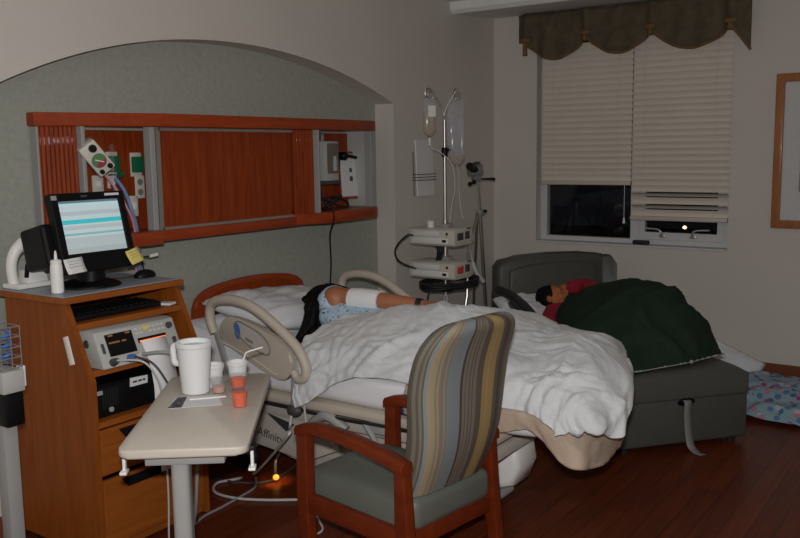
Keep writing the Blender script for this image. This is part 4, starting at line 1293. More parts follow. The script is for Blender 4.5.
def rail(x, sgn, dy=0.0, dz=0.0):
    """head-end side rail in the plane x; sgn -1 faces the camera side"""
    pts = [(3.05, 0.78), (3.075, 0.84), (3.07, 0.905), (3.02, 0.94), (2.90, 0.95), (2.77, 0.925), (2.63, 0.855), (2.51, 0.775), (2.455, 0.70), (2.455, 0.645), (2.50, 0.63), (2.53, 0.66)]
    ro = MB().tube([V((x, y, z)) for y, z in pts], [0.022] + [0.024] * 9 + [0.023, 0.018], 14, smooth=6).build('side_rail', M_bedp, t)
    pan = [(2.99, 0.765), (2.985, 0.83), (2.95, 0.866), (2.87, 0.872), (2.74, 0.845), (2.62, 0.80), (2.54, 0.74), (2.525, 0.68), (2.55, 0.635), (2.61, 0.615), (2.80, 0.68)]
    pp = crspline([V((x - 0.016, y, z)) for y, z in pan], 5, None, True)
    MB().prism(pp, (0.032, 0, 0), bevel=0.008).build('rail_panel', M_bedp, ro, angle=40)
    xs = x + sgn * 0.0175
    ins = crspline([V((xs, y, z)) for y, z in ((2.885, 0.815), (2.88, 0.85), (2.84, 0.855), (2.72, 0.815), (2.665, 0.77), (2.66, 0.735), (2.69, 0.722), (2.80, 0.755))], 6, None, True)
    MB().tube(ins, 0.004, 8, closed=True).build('inset_outline', M_grey, ro)
    MB().prism(ins, (sgn * 0.001, 0, 0)).build('inset_plate', M_bedg, ro, smooth=False)
    cy, cz = 2.868, 0.812
    ov = [V((xs + sgn * 0.0015, cy + 0.02 * math.cos(a) + 0.004 * math.sin(a), cz + 0.038 * math.sin(a))) for a in [k * math.pi / 12 for k in range(24)]]
    MB().prism(ov, (sgn * 0.001, 0, 0)).build('blue_button', M_blue, ro, smooth=False)
    MB().box((xs + sgn * 0.002, 2.79, 0.775), (0.002, 0.05, 0.012), rot=(R(18), 0, 0)).build('rail_marking', M_grey, ro, smooth=False)
    MB().tube([V((xs, 2.97, 0.745)), V((xs, 2.8, 0.70)), V((xs, 2.62, 0.632))], 0.004, 8, smooth=4).build('panel_groove', M_bedg, ro)
    for (ya_, za_, yb_, zb_) in ((3.03, 0.79, 2.96, 0.50), (2.52, 0.64, 2.56, 0.47)):
        mb = MB()
        a, b = V((x + sgn * 0.004, ya_, za_)), V((x - sgn * 0.03, yb_, zb_))
        d = (b - a)
        M = frame((a + b) / 2, d, (0, 1, 0))
        mb.box((0, 0, 0), (d.length, 0.038, 0.014), bevel=0.005)
        mb.bm.transform(M)
        mb.build('rail_arm', M_alup, ro)
        MB().ball((b.x, b.y, b.z), (0.025, 0.045, 0.03), seg=14).build('arm_pivot', M_dgrey, ro)
    for ob in [ro] + list(ro.children):
        ob.data.transform(Matrix.Translation((0, dy, dz)) @ Matrix.Translation((0, 3.07 - 2.35, 0)) @ Matrix.Diagonal((1, 0.95, 1, 1)) @ Matrix.Translation((0, 2.35 - 3.07, 0)))
    return ro


rail(2.835, -1, 0.0, -0.022)
rail(3.912, -1, 0.055, -0.036)
# folded foot-section rail bracket under the deck, near the chair
mb = MB().box((BX0 + 0.02, 2.14, 0.43), (0.03, 0.10, 0.05), bevel=0.01)
mb.tube([(BX0 + 0.0, 2.20, 0.45), (BX0, 2.14, 0.37), (BX0, 2.12, 0.28)], 0.012, 8, smooth=3)
mb.build('rail_bracket', M_alup, t)
MB().tube([(BX0 + 0.01, 2.50, 0.40), (BX0 - 0.01, 2.40, 0.45), (BX0 + 0.0, 2.30, 0.40)], 0.022, 10, smooth=4).build('release_lever', M_alup, t)

sp = bpy.data.lights.new('night_light_glow', 'SPOT')
sp.energy = 1.6; sp.color = (1, 0.48, 0.12); sp.spot_size = R(60); sp.spot_blend = 0.9; sp.shadow_soft_size = 0.02
spo = bpy.data.objects.new('night_light_glow', sp); COL.objects.link(spo)
gp = at(276, 482, 'z', 0)
spo.location = (2.99, 2.80, 0.16)
spo.rotation_euler = (gp - V(spo.location)).to_track_quat('-Z', 'Y').to_euler()

# ------------------------------------------------------------------ pillow on the bed
def pillow_mesh(w, l, h, seed, n=30, wr=0.012):
    up, dn = [], []
    for i in range(n + 1):
        ra, rb = [], []
        for j in range(n + 1):
            u, v = i / n * 2 - 1, j / n * 2 - 1
            px_ = u * w / 2 * (1 - 0.07 * (1 - u * u) * v * v) * (1 - 0.10 * (v * v) * (1 - abs(u)) * 0.5)
            py_ = v * l / 2 * (1 - 0.10 * u * u * (1 - v * v))
            e = max(0, (1 - u ** 4)) ** 0.6 * max(0, (1 - v ** 4)) ** 0.6
            c = crease((u * 1.0, v * 1.0), 1.6, 3.5, seed)
            ra.append(V((px_, py_, e * (h * 0.62 + wr * 2.2 * (c - 0.5) + 0.02 * noise.noise(V((u * 2, v * 2, seed)))))))
            rb.append(V((px_, py_, -e * h * 0.38)))
        up.append(ra); dn.append(rb)
    mb = MB().grid(up, uv=False).grid([r[::-1] for r in dn], uv=False)
    bmesh.ops.remove_doubles(mb.bm, verts=mb.bm.verts, dist=1e-4)
    return mb


PM = Matrix.Translation((3.39, 3.07, 0.785)) @ Euler((R(9), R(5), R(3))).to_matrix().to_4x4()
mb = pillow_mesh(0.82, 0.52, 0.15, 3.1, wr=0.006)
mb.bm.transform(PM)
o = mb.build('bed_pillow', M_pillow, None, angle=180)
tag(o, 'large white pillow leaning against the cherry headboard of the bed', 'pillow')
mb = pillow_mesh(0.74, 0.42, 0.10, 8.4, wr=0.010)
mb.bm.transform(Matrix.Translation((3.28, 3.12, 0.725)) @ Euler((R(6), R(0), R(-5))).to_matrix().to_4x4())
o = mb.build('bed_pillow', M_pillow, None, angle=180)
tag(o, 'flatter crumpled white pillow lying beneath the larger pillow beside the rail', 'pillow')


# ================================================================== THE PATIENT
def limb(mb, pts, rs, seg=14, k=4):
    mb.tube([V(p) for p in pts], list(rs), seg, smooth=k)
    for p, r in ((pts[0], rs[0]), (pts[-1], rs[-1])):
        mb.ball(p, r, seg=14)
    return mb


def head(mb, c, M, r=0.1):
    """head with face: local x = the person's left, y = out of the face, z = crown"""
    def b(p, rr):
        q = bmesh.ops.create_uvsphere(mb.bm, u_segments=18, v_segments=12, radius=1.0)
        for v in q['verts']:
            v.co = M @ V((p[0] * r + v.co.x * rr[0] * r, p[1] * r + v.co.y * rr[1] * r, p[2] * r + v.co.z * rr[2] * r))
    b((0, -0.12, 0.25), (0.74, 0.92, 0.80))     # skull
    b((0, 0.22, -0.15), (0.60, 0.62, 0.80))     # face
    b((0, 0.50, -0.72), (0.30, 0.26, 0.22))     # chin
    b((0, 0.70, 0.24), (0.50, 0.14, 0.10))      # brow
    b((0, 0.86, -0.06), (0.085, 0.12, 0.26))    # nose bridge
    b((0, 0.95, -0.20), (0.14, 0.13, 0.10))     # nose tip
    b((0.09, 0.86, -0.22), (0.08, 0.08, 0.07)); b((-0.09, 0.86, -0.22), (0.08, 0.08, 0.07))
    b((0, 0.78, -0.44), (0.22, 0.10, 0.05)); b((0, 0.77, -0.53), (0.19, 0.10, 0.06))   # lips
    for s in (-1, 1):
        b((0.27 * s, 0.70, 0.06), (0.15, 0.10, 0.10))       # closed eye
        b((0.34 * s, 0.58, -0.22), (0.20, 0.18, 0.18))      # cheek
        b((0.74 * s, -0.05, 0.0), (0.08, 0.17, 0.27))       # ear
        b((0.70 * s, 0.0, -0.2), (0.06, 0.09, 0.11))


def hand(mb, wrist, d, n, size=1.0, curl=0.5, thumb=1):
    """palm and five fingers: d = along the hand, n = back of the hand"""
    d = V(d).normalized(); n = V(n); n = (n - d * n.dot(d)).normalized(); s = d.cross(n)
    w = V(wrist); L = 0.085 * size
    for k in range(5):
        o = (k / 4 - 0.5) * 0.058 * size
        mb.tube([w + s * o * 0.6, w + d * L * 0.5 + s * o * 0.95, w + d * L + s * o], [0.016 * size, 0.0165 * size, 0.0125 * size], 10, smooth=2)
        mb.ball(w + s * o * 0.6, 0.016 * size, seg=10)
    for k, ln in enumerate((0.068, 0.078, 0.072, 0.055)):
        o = (k / 3 - 0.5) * 0.062 * size
        p = w + d * L * 0.95 + s * o
        dirn = d.copy()
        pts = [p.copy()]
        for j, f in enumerate((0.42, 0.32, 0.26)):
            a = curl * (0.45 + 0.35 * j)
            dd = (d * math.cos(a) - n * math.sin(a) + s * (k - 1.5) * 0.03)
            p = p + dd * ln * f * size
            pts.append(p.copy())
        mb.tube(pts, [0.0095 * size, 0.009 * size, 0.0082 * size, 0.007 * size], 10, smooth=2)
        mb.ball(pts[-1], 0.0072 * size, seg=8)
    p = w + d * L * 0.22 - s * 0.026 * size * thumb
    q = p + (d * 0.7 - s * 0.6 * thumb - n * 0.35) * 0.042 * size
    r = q + (d * 0.9 - s * 0.15 * thumb - n * 0.3) * 0.034 * size
    mb.tube([p, q, r], [0.0135 * size, 0.0105 * size, 0.008 * size], 10, smooth=2)
    mb.ball(r, 0.0082 * size, seg=8)


t = thing('person', 'person lying on side in white bed, black hair, blue printed gown, bandaged arm', 'person', (3.34, 2.3, 0.66))
PT = t
hc = V((3.43, 2.845, 0.808))
hz = V((-0.02, 0.97, 0.16)).normalized()          # towards the crown
hy = V((0.93, 0.06, 0.10)); hy = (hy - hz * hy.dot(hz)).normalized()   # out of the face, away from the camera
HM = Matrix((hy.cross(hz), hy, hz)).transposed().to_4x4(); HM.translation = hc
mb = MB()
head(mb, hc, HM, 0.105)
limb(mb, [(3.385, 2.83, 0.80), (3.36, 2.74, 0.795)], [0.055, 0.06])
limb(mb, [(3.34, 2.66, 0.765), (3.33, 2.52, 0.75), (3.33, 2.36, 0.745), (3.31, 2.20, 0.765), (3.30, 2.08, 0.77)], [0.105, 0.11, 0.10, 0.115, 0.125], 18)
limb(mb, [(3.315, 2.70, 0.885), (3.33, 2.68, 0.72)], [0.062, 0.062])                     # shoulders, one over the other
SH, EL, WR = V((3.335, 2.705, 0.882)), V((3.345, 2.47, 0.888)), V((3.385, 2.245, 0.882))
limb(mb, [SH, SH.lerp(EL, 0.5), EL, EL.lerp(WR, 0.35), WR], [0.059, 0.052, 0.044, 0.043, 0.030])
hand(mb, WR, (0.16, -1, -0.06), (-0.2, 0.0, 1), 1.0, 0.5, -1)
limb(mb, [(3.40, 2.66, 0.73), (3.58, 2.62, 0.715), (3.62, 2.80, 0.725)], [0.05, 0.042, 0.028])
hand(mb, (3.62, 2.80, 0.725), (-0.2, 1, 0), (0.3, 0, 1), 1.0, 0.4, 1)
for dz, dx in ((0.075, 0.0), (-0.035, 0.05)):
    limb(mb, [(3.31 + dx * 0.3, 2.07, 0.745 + dz * 0.6), (3.52 + dx, 1.88, 0.735 + dz * 0.4), (3.56 + dx, 1.84, 0.735 + dz * 0.4)], [0.095, 0.068, 0.062])
    limb(mb, [(3.56 + dx, 1.84, 0.735 + dz * 0.4), (3.44 + dx, 1.66, 0.73 + dz * 0.4), (3.37 + dx, 1.52, 0.72 + dz * 0.4)], [0.062, 0.055, 0.036])
    limb(mb, [(3.37 + dx, 1.52, 0.72 + dz * 0.4), (3.43 + dx, 1.47, 0.715 + dz * 0.4), (3.48 + dx, 1.46, 0.71 + dz * 0.4)], [0.036, 0.03, 0.022])
remesh_union(mb, 'body', M_skin, t, 0.0075, 5)
# gown over shoulder and back
mb = MB()
limb(mb, [(3.36, 2.775, 0.785), (3.335, 2.68, 0.765), (3.325, 2.54, 0.745), (3.325, 2.36, 0.735), (3.30, 2.20, 0.745), (3.30, 2.05, 0.755)], [0.085, 0.118, 0.125, 0.120, 0.13, 0.135], 20)
limb(mb, [(3.31, 2.725, 0.865), (3.33, 2.70, 0.73)], [0.066, 0.072])
limb(mb, [SH + V((-0.005, 0.02, -0.006)), SH.lerp(EL, 0.03) + V((0, 0, -0.004))], [0.068, 0.068])
limb(mb, [(3.25, 2.69, 0.80), (3.235, 2.57, 0.765), (3.24, 2.40, 0.75)], [0.05, 0.055, 0.06])
gw = remesh_union(mb, 'gown', M_gown, t, 0.009, 4)
for v in gw.data.vertices:
    v.co += v.normal * (0.006 * noise.noise(v.co * 14) + 0.008 * (crease((v.co.x + v.co.z, v.co.y), 5, 7, 2.0) - 0.5))
# black hair: cap on the back of the head and long strands spilling over the pillow
mb = MB()
q = bmesh.ops.create_uvsphere(mb.bm, u_segments=20, v_segments=14, radius=1.0)
for v in q['verts']:
    v.co = HM @ V((v.co.x * 0.088, -0.022 + v.co.y * 0.104, 0.034 + v.co.z * 0.096))
rng = random.Random(4)
root = HM @ V((0, -0.09, 0.0))
for k in range(34):
    a = rng.uniform(-0.06, 0.06)
    p0 = HM @ V((rng.uniform(-0.06, 0.06), rng.uniform(-0.09, -0.05), rng.uniform(-0.05, 0.08)))
    dx = rng.uniform(-0.02, 0.03)
    p1 = V((3.255 + dx, 2.785 + rng.uniform(-0.03, 0.03), 0.83 + rng.uniform(-0.06, 0.05)))
    p2 = V((3.19 + dx, 2.765 + rng.uniform(-0.03, 0.03), 0.745 + rng.uniform(-0.05, 0.03)))
    p3 = V((3.13 + dx * 2, 2.765 + rng.uniform(-0.03, 0.05), 0.675 + rng.uniform(-0.012, 0.01)))
    if k % 3 == 0: p3 += V((-0.04, 0.02, 0.0))
    mb.tube([p0, p1, p2, p3], [0.026, 0.024, 0.017, 0.004], 8, smooth=4)
for k in range(10):     # strands over the top of the shoulder side
    p0 = HM @ V((rng.uniform(-0.05, 0.05), -0.02, rng.uniform(0.0, 0.11)))
    p1 = V((3.36 + rng.uniform(-0.03, 0.05), 2.80 + rng.uniform(-0.05, 0.03), 0.915 + rng.uniform(-0.01, 0.012)))
    p2 = V((3.42 + rng.uniform(-0.02, 0.05), 2.70 + rng.uniform(-0.05, 0.03), 0.90))
    mb.tube([p0, p1, p2], [0.022, 0.017, 0.004], 8, smooth=4)
mb.build('hair', M_hair, t, angle=180)
# bandage round the upper arm, dark band at the wrist
a0, a1 = SH.lerp(EL, 0.40), EL.lerp(WR, 0.12)
mb = MB().tube([a0, a0.lerp(a1, 0.3), a0.lerp(a1, 0.7), a1], [0.056, 0.058, 0.055, 0.052], 20, smooth=3)
mb.build('arm_bandage', M_bandage, t)
MB().tube([WR + V((-0.004, 0.012, 0)), WR + V((0.002, -0.014, -0.001))], [0.034, 0.032], 16).build('wrist_band', M_blackm, t)

# ================================================================== BED BLANKETS
def cloth(name, st, ku, kv, m, label, cat, amp=0.02, f=(6, 2.5), seed=1.0, thick=0.008, dirx=(1, 0), edge=0.0, fine=0.004, mask=None, group=None, pleat=None, wrinkle=0.0):
    G = loft(st, ku, kv)
    N = normals(G)
    n, k = len(G), len(G[0])
    H = []
    for i in range(n):
        row = []
        for j in range(k):
            p, nn = G[i][j], N[i][j]
            if nn.z < 0 and abs(nn.z) > 0.3: nn = -nn
            q = (p.x * dirx[0] + p.y * dirx[1] + 0.25 * noise.noise(p * 3), -p.x * dirx[1] + p.y * dirx[0] + p.z * 0.8 + 0.25 * noise.noise(p * 3 + V((5, 0, 0))))
            d = amp * (crease(q, f[0], f[1], seed) - 0.35) + amp * 0.6 * (crease((q[1], q[0]), f[1] * 2.3, f[0] * 0.6, seed + 9) - 0.3)
            d += fine * noise.noise(p * 26 + V((seed, 0, 0)))
            if wrinkle:
                w1 = noise.noise(p * 4.5 + V((seed, 3, 1))); w2 = noise.noise(p * 4.5 + V((1, seed, 7)))
                d += wrinkle * (1 - min(1, abs(noise.noise(V((q[0] * 15 + w1 * 2.5, q[1] * 6 + w2 * 2.5, seed))) * 3))) - wrinkle * 0.4
                d += wrinkle * 0.6 * (1 - min(1, abs(noise.noise(V((q[0] * 9 + w2 * 3, q[1] * 26 + w1 * 3, seed + 4))) * 3))) - wrinkle * 0.2
            if pleat:
                pu = min(1, max(0, (i / (n - 1) - pleat[2]) / (1 - pleat[2])))
                d += pleat[1] * pu * math.sin(j / (k - 1) * 2 * math.pi * pleat[0] + 2.5 * noise.noise(p * 3.5))
            wgt = 1.0 if mask is None else mask(i / (n - 1), j / (k - 1), p)
            row.append(p + nn * d * wgt)
        H.append(row)
    o = MB().grid(H).build(name, m, None, angle=180)
    add_mod_solid(o, thick, 0)
    tag(o, label, cat, group)
    return o


# cream blanket round the foot of the bed, under the white one
TANST = [
    [(3.1, 1.98, 0.672), (2.95, 1.98, 0.670), (2.878, 1.98, 0.640), (2.862, 1.98, 0.585), (2.862, 1.98, 0.53)],
    [(3.1, 1.75, 0.674), (2.95, 1.75, 0.672), (2.868, 1.75, 0.640), (2.856, 1.75, 0.580), (2.858, 1.76, 0.515)],
    [(3.1, 1.55, 0.674), (2.95, 1.55, 0.672), (2.862, 1.55, 0.640), (2.852, 1.54, 0.585), (2.858, 1.54, 0.53)],
    [(3.1, 1.44, 0.674), (2.95, 1.44, 0.672), (2.868, 1.42, 0.640), (2.856, 1.41, 0.60), (2.87, 1.41, 0.56)],
    [(3.1, 1.38, 0.674), (2.97, 1.36, 0.672), (2.885, 1.33, 0.640), (2.86, 1.30, 0.56), (2.855, 1.28, 0.46)],
    [(3.15, 1.36, 0.674), (3.02, 1.32, 0.672), (2.94, 1.26, 0.630), (2.90, 1.22, 0.53), (2.885, 1.20, 0.44)],
    [(3.25, 1.36, 0.674), (3.17, 1.32, 0.672), (3.10, 1.25, 0.630), (3.08, 1.20, 0.53), (3.06, 1.18, 0.415)],
    [(3.32, 1.36, 0.674), (3.31, 1.32, 0.672), (3.28, 1.25, 0.630), (3.265, 1.205, 0.53), (3.255, 1.195, 0.425)],
    [(3.40, 1.42, 0.674), (3.40, 1.38, 0.672), (3.40, 1.31, 0.630), (3.385, 1.25, 0.54), (3.37, 1.235, 0.44)],
]
cloth('cream_blanket', TANST, 9, 7, M_tan, 'cream blanket hanging at foot of bed below the white blanket', 'blanket', 0.016, (7, 3.0), 4.2, 0.008, fine=0.003, wrinkle=0.006)

WST = [
    [(2.825, 2.545, 0.475), (2.845, 2.57, 0.60), (2.92, 2.60, 0.705), (3.06, 2.62, 0.760), (3.17, 2.55, 0.812), (3.245, 2.44, 0.838), (3.30, 2.28, 0.842), (3.42, 2.12, 0.850), (3.55, 2.06, 0.82), (3.78, 2.02, 0.73), (3.94, 2.02, 0.60)],
    [(2.825, 2.47, 0.51), (2.845, 2.47, 0.62), (2.91, 2.47, 0.720), (3.03, 2.47, 0.785), (3.13, 2.45, 0.830), (3.22, 2.37, 0.852), (3.28, 2.22, 0.856), (3.43, 2.06, 0.865), (3.57, 2.02, 0.83), (3.79, 1.98, 0.73), (3.945, 1.98, 0.60)],
    [(2.845, 2.31, 0.62), (2.865, 2.31, 0.67), (2.91, 2.31, 0.745), (3.02, 2.31, 0.805), (3.13, 2.29, 0.865), (3.23, 2.24, 0.900), (3.32, 2.12, 0.905), (3.45, 1.99, 0.875), (3.60, 1.94, 0.84), (3.80, 1.90, 0.73), (3.95, 1.90, 0.60)],
    [(2.85, 2.08, 0.67), (2.865, 2.08, 0.70), (2.91, 2.08, 0.755), (3.02, 2.08, 0.815), (3.13, 2.07, 0.870), (3.24, 2.03, 0.905), (3.34, 1.95, 0.905), (3.48, 1.86, 0.880), (3.64, 1.82, 0.85), (3.82, 1.80, 0.74), (3.955, 1.80, 0.60)],
    [(2.85, 1.82, 0.65), (2.865, 1.82, 0.69), (2.91, 1.82, 0.740), (3.01, 1.82, 0.775), (3.13, 1.82, 0.82), (3.25, 1.80, 0.845), (3.37, 1.76, 0.848), (3.52, 1.72, 0.835), (3.66, 1.70, 0.80), (3.83, 1.68, 0.74), (3.955, 1.68, 0.60)],
    [(2.845, 1.58, 0.635), (2.86, 1.58, 0.68), (2.91, 1.58, 0.735), (3.01, 1.58, 0.765), (3.13, 1.58, 0.80), (3.25, 1.58, 0.815), (3.37, 1.57, 0.815), (3.52, 1.56, 0.795), (3.66, 1.55, 0.765), (3.83, 1.54, 0.73), (3.95, 1.54, 0.60)],
    [(2.835, 1.40, 0.635), (2.85, 1.39, 0.68), (2.90, 1.38, 0.735), (3.01, 1.38, 0.785), (3.13, 1.38, 0.82), (3.25, 1.38, 0.835), (3.37, 1.39, 0.830), (3.52, 1.40, 0.80), (3.66, 1.41, 0.765), (3.82, 1.42, 0.71), (3.93, 1.43, 0.60)],
    [(2.815, 1.30, 0.60), (2.83, 1.27, 0.65), (2.88, 1.23, 0.705), (3.00, 1.22, 0.76), (3.13, 1.24, 0.79), (3.25, 1.27, 0.80), (3.37, 1.30, 0.795), (3.52, 1.34, 0.77), (3.64, 1.37, 0.72), (3.74, 1.41, 0.66), (3.82, 1.44, 0.58)],
    [(2.805, 1.28, 0.575), (2.83, 1.22, 0.60), (2.88, 1.16, 0.62), (3.00, 1.13, 0.67), (3.12, 1.13, 0.71), (3.23, 1.16, 0.73), (3.33, 1.21, 0.735), (3.45, 1.27, 0.73), (3.55, 1.31, 0.72), (3.65, 1.36, 0.70), (3.73, 1.40, 0.68)],
    [(2.80, 1.28, 0.60), (2.83, 1.21, 0.605), (2.885, 1.145, 0.590), (2.97, 1.105, 0.555), (3.07, 1.10, 0.615), (3.17, 1.13, 0.67), (3.28, 1.18, 0.70), (3.40, 1.25, 0.70), (3.52, 1.30, 0.69), (3.62, 1.35, 0.68), (3.70, 1.39, 0.66)],
]
cloth('white_blanket', WST, 16, 15, M_blanket, 'rumpled white blanket covering the patient and spilling over foot of bed', 'blanket', 0.030, (5.5, 2.2), 7.3, 0.007, (0.5, 0.85), fine=0.002, wrinkle=0.009, pleat=(7, 0.019, 0.66),
      mask=lambda u, v, p: 0.5 + 0.6 * min(1, max(0, (0.45 - v) * 4)) - 0.35 * min(1, max(0, (u - 0.66) * 6)))


# ================================================================== ARMCHAIR
t = thing('armchair', 'high backed armchair with striped back and cherry wood arms beside the bed', 'armchair', (2.540, 1.785, 0), R(-8))
CH = t
CW = 0.236       # half distance between the arm centre lines
for sx in (-1, 1):
    x = sx * CW
    # arched arm
    pts = [V((x, 0.275, 0.630)), V((x, 0.245, 0.640)), V((x, 0.17, 0.652)), V((x, 0.03, 0.650)), V((x, -0.12, 0.635)), V((x, -0.265, 0.608))]
    pts = [V((p.x, p.y, p.z - 0.020)) for p in crspline(pts, 6)]
    G = []
    for p in pts:
        d = 0.5
        w2 = 0.031 if p.y > -0.15 else 0.029
        ring = []
        for (a, b) in ((-1, -1), (-1, 0.45), (-0.7, 1), (0.7, 1), (1, 0.45), (1, -1)):
            ring.append(V((p.x + a * w2, p.y, p.z - 0.020 + b * 0.018)))
        G.append(ring)
    mb = MB()
    mb.grid([list(c) for c in zip(*G)], uv=False, closed_u=True)
    bmesh.ops.holes_fill(mb.bm, edges=mb.bm.edges[:])
    mb.build('armrest', M_chairw, t, local=True, angle=50)
    mb = MB().prism([(x - 0.022, y, z) for y, z in ((0.215, 0.0), (0.255, 0.0), (0.280, 0.36), (0.276, 0.595), (0.220, 0.595), (0.225, 0.36))], (0.044, 0, 0), bevel=0.006)
    mb.build('leg', M_chairw, t, local=True)
    mb = MB().prism([(x - 0.022, y, z) for y, z in ((-0.315, 0.0), (-0.28, 0.0), (-0.215, 0.36), (-0.215, 0.575), (-0.260, 0.575), (-0.272, 0.36))], (0.044, 0, 0), bevel=0.006)
    mb.build('leg', M_chairw, t, local=True)
    MB().prism([(x - 0.016, y, z) for y, z in ((0.24, 0.285), (0.24, 0.355), (-0.24, 0.345), (-0.24, 0.275))], (0.032, 0, 0), bevel=0.005).build('side_rail', M_chairw, t, local=True)
MB().box((0, 0.25, 0.31), (2 * CW - 0.03, 0.035, 0.07), bevel=0.005).build('front_rail', M_chairw, t, local=True)
MB().prism([(-CW + 0.02, -0.262, 0.275), (CW - 0.02, -0.262, 0.275), (CW - 0.02, -0.262, 0.345), (-CW + 0.02, -0.262, 0.345)], (0, 0.032, 0), bevel=0.005).build('rear_rail', M_chairw, t, local=True)
# seat cushion
def cushion(x0, x1, y0, y1, z0, z1, crown, r=0.035, n=24):
    up = []
    for i in range(n + 1):
        row = []
        for j in range(n + 1):
            u, v = i / n * 2 - 1, j / n * 2 - 1
            e = (max(0, 1 - abs(u) ** 6) * max(0, 1 - abs(v) ** 6)) ** 0.35
            row.append(V((x0 + (u + 1) / 2 * (x1 - x0), y0 + (v + 1) / 2 * (y1 - y0), z1 - r * (1 - e) + crown * (1 - u * u) * (1 - v * v))))
        up.append(row)
    mb = MB().grid(up, uv=False)
    per = [up[i][0] for i in range(n)] + [up[n][j] for j in range(n)] + [up[n - i][n] for i in range(n)] + [up[0][n - j] for j in range(n)]
    lo_ = [V((p.x, p.y, z0)) for p in per]
    mb.grid([[a, b] for a, b in zip(per, lo_)], uv=False, closed_u=True)
    mb.bm.faces.new([mb.bm.verts.new(p) for p in lo_])
    bmesh.ops.remove_doubles(mb.bm, verts=mb.bm.verts, dist=1e-4)
    return mb


cushion(-0.212, 0.212, -0.20, 0.30, 0.325, 0.435, 0.022).build('seat', M_seat, t, local=True, angle=60)
MB().box((0, -0.228, 0.388), (0.424, 0.085, 0.120), bevel=0.035, seg=4).build('seat_bolster', M_seat, t, local=True, angle=60)
# stripes of the back, left to right as seen from behind
c_ol, c_bl, c_tn, c_gt, c_br, c_bg, c_do, c_gd, c_dg, c_tb = srgb(108, 103, 88), srgb(118, 127, 128), srgb(148, 133, 106), srgb(122, 115, 104), srgb(72, 62, 56), srgb(114, 105, 94), srgb(84, 78, 68), srgb(146, 122, 76), srgb(88, 79, 71), srgb(116, 99, 82)
sc1 = 1.0
ST = [(0.0, c_ol), (0.02, c_do), (0.035, c_ol), (0.05, c_do), (0.065, c_ol), (0.08, c_do), (0.09, c_bl), (0.115, c_tn), (0.17, c_gt), (0.18, c_tn), (0.20, c_gt), (0.235, c_tn), (0.25, c_gt), (0.265, c_bl), (0.385, c_br), (0.41, c_bg), (0.43, c_do), (0.44, c_bg)]
ST2 = [(0.47, c_do), (0.48, c_bg), (0.50, c_dg), (0.51, c_bg), (0.54, c_do), (0.60, c_gd), (0.645, c_tn), (0.66, c_gd), (0.72, c_dg), (0.76, c_br), (0.79, c_dg), (0.82, c_tb), (0.85, c_bg), (0.875, c_bl)]
ALL = ST + ST2


def stripes_mat():
    m = mat('striped_upholstery', (0.3, 0.3, 0.3), 0.8, bump=0.12, bscale=260)
    nt = m.node_tree; b = nt.nodes['Principled BSDF']
    for l in list(b.inputs['Base Color'].links): nt.links.remove(l)
    tc = nt.nodes['Texture Coordinate']
    sp = nt.nodes.new('ShaderNodeSeparateXYZ'); nt.links.new(tc.outputs['UV'], sp.inputs['Vector'])
    outs = []
    for stx in (ST, ST2):
        cr = nt.nodes.new('ShaderNodeValToRGB'); cr.color_ramp.interpolation = 'CONSTANT'
        e = cr.color_ramp.elements
        while len(e) > 1: e.remove(e[-1])
        e[0].position = stx[0][0]; e[0].color = tuple(stx[0][1]) + (1,)
        for p, c in stx[1:]:
            k = e.new(p); k.color = tuple(c) + (1,)
        nt.links.new(sp.outputs['X'], cr.inputs['Fac'])
        outs.append(cr)
    gt = nt.nodes.new('ShaderNodeMath'); gt.operation = 'GREATER_THAN'; gt.inputs[1].default_value = ST2[0][0]
    nt.links.new(sp.outputs['X'], gt.inputs[0])
    mx = nt.nodes.new('ShaderNodeMix'); mx.data_type = 'RGBA'
    nt.links.new(gt.outputs[0], mx.inputs['Factor'])
    nt.links.new(outs[0].outputs['Color'], mx.inputs['A']); nt.links.new(outs[1].outputs['Color'], mx.inputs['B'])
    nt.links.new(mx.outputs['Result'], b.inputs['Base Color'])
    return m


M_stripe = stripes_mat()


def backsec(v):
    """centre y, z, half width, half thickness of the back cushion at height v 0..1"""
    z = 0.448 + v * 0.602
    y = -0.188 - 0.180 * v - 0.035 * math.sin(v * math.pi * 2) * 0.6
    hw_ = 0.203 + 0.042 * min(1, v * 1.6)
    if v > 0.80:
        k = (v - 0.80) / 0.20
        hw_ = 0.245 - 0.11 * (1 - math.sqrt(max(0, 1 - k * k)))
    th = 0.066 - 0.022 * v
    return y, z, hw_, th


NV, NU = 40, 56
G = []
for i in range(NV + 1):
    v = i / NV
    v = 1 - (1 - v) ** 1.35
    y, z, hw_, th = backsec(v)
    if v > 0.93: th *= math.sqrt(max(0.02, 1 - ((v - 0.93) / 0.07) ** 2 * 0.9))
    row = []
    for k in range(NU):
        a = 2 * math.pi * k / NU
        c_, s_ = math.cos(a), math.sin(a)
        ex = 2.0 / 4.5
        xx = hw_ * math.copysign(abs(c_) ** ex, c_)
        yy = th * math.copysign(abs(s_) ** (2.0 / 2.6), s_)
        row.append(V((xx, y + yy * (1.15 if s_ < 0 else 0.9), z)))
    G.append(row)
mb = MB()
mb.grid([list(c) for c in zip(*G)], uv=True, closed_u=True)
top_f = mb.bm.faces.new([mb.bm.verts.new(p) for p in G[-1]])
bmesh.ops.remove_doubles(mb.bm, verts=mb.bm.verts, dist=1e-4)
for f in mb.bm.faces:
    for lp in f.loops:
        y, z, hw_, th = backsec(min(1, max(0, (lp.vert.co.z - 0.448) / 0.602)))
        sgn = 1 if lp.vert.co.x > 0 else -1
        u = 0.5 + 0.43 * lp.vert.co.x / hw_ + sgn * 0.07 * min(1, max(0, (lp.vert.co.y - (y - th * 0.9)) / (1.6 * th)))
        lp[mb.uv].uv = (min(0.999, max(0, u)), (lp.vert.co.z - 0.47) / 0.62)
mb.build('backrest', M_stripe, t, local=True, angle=180)
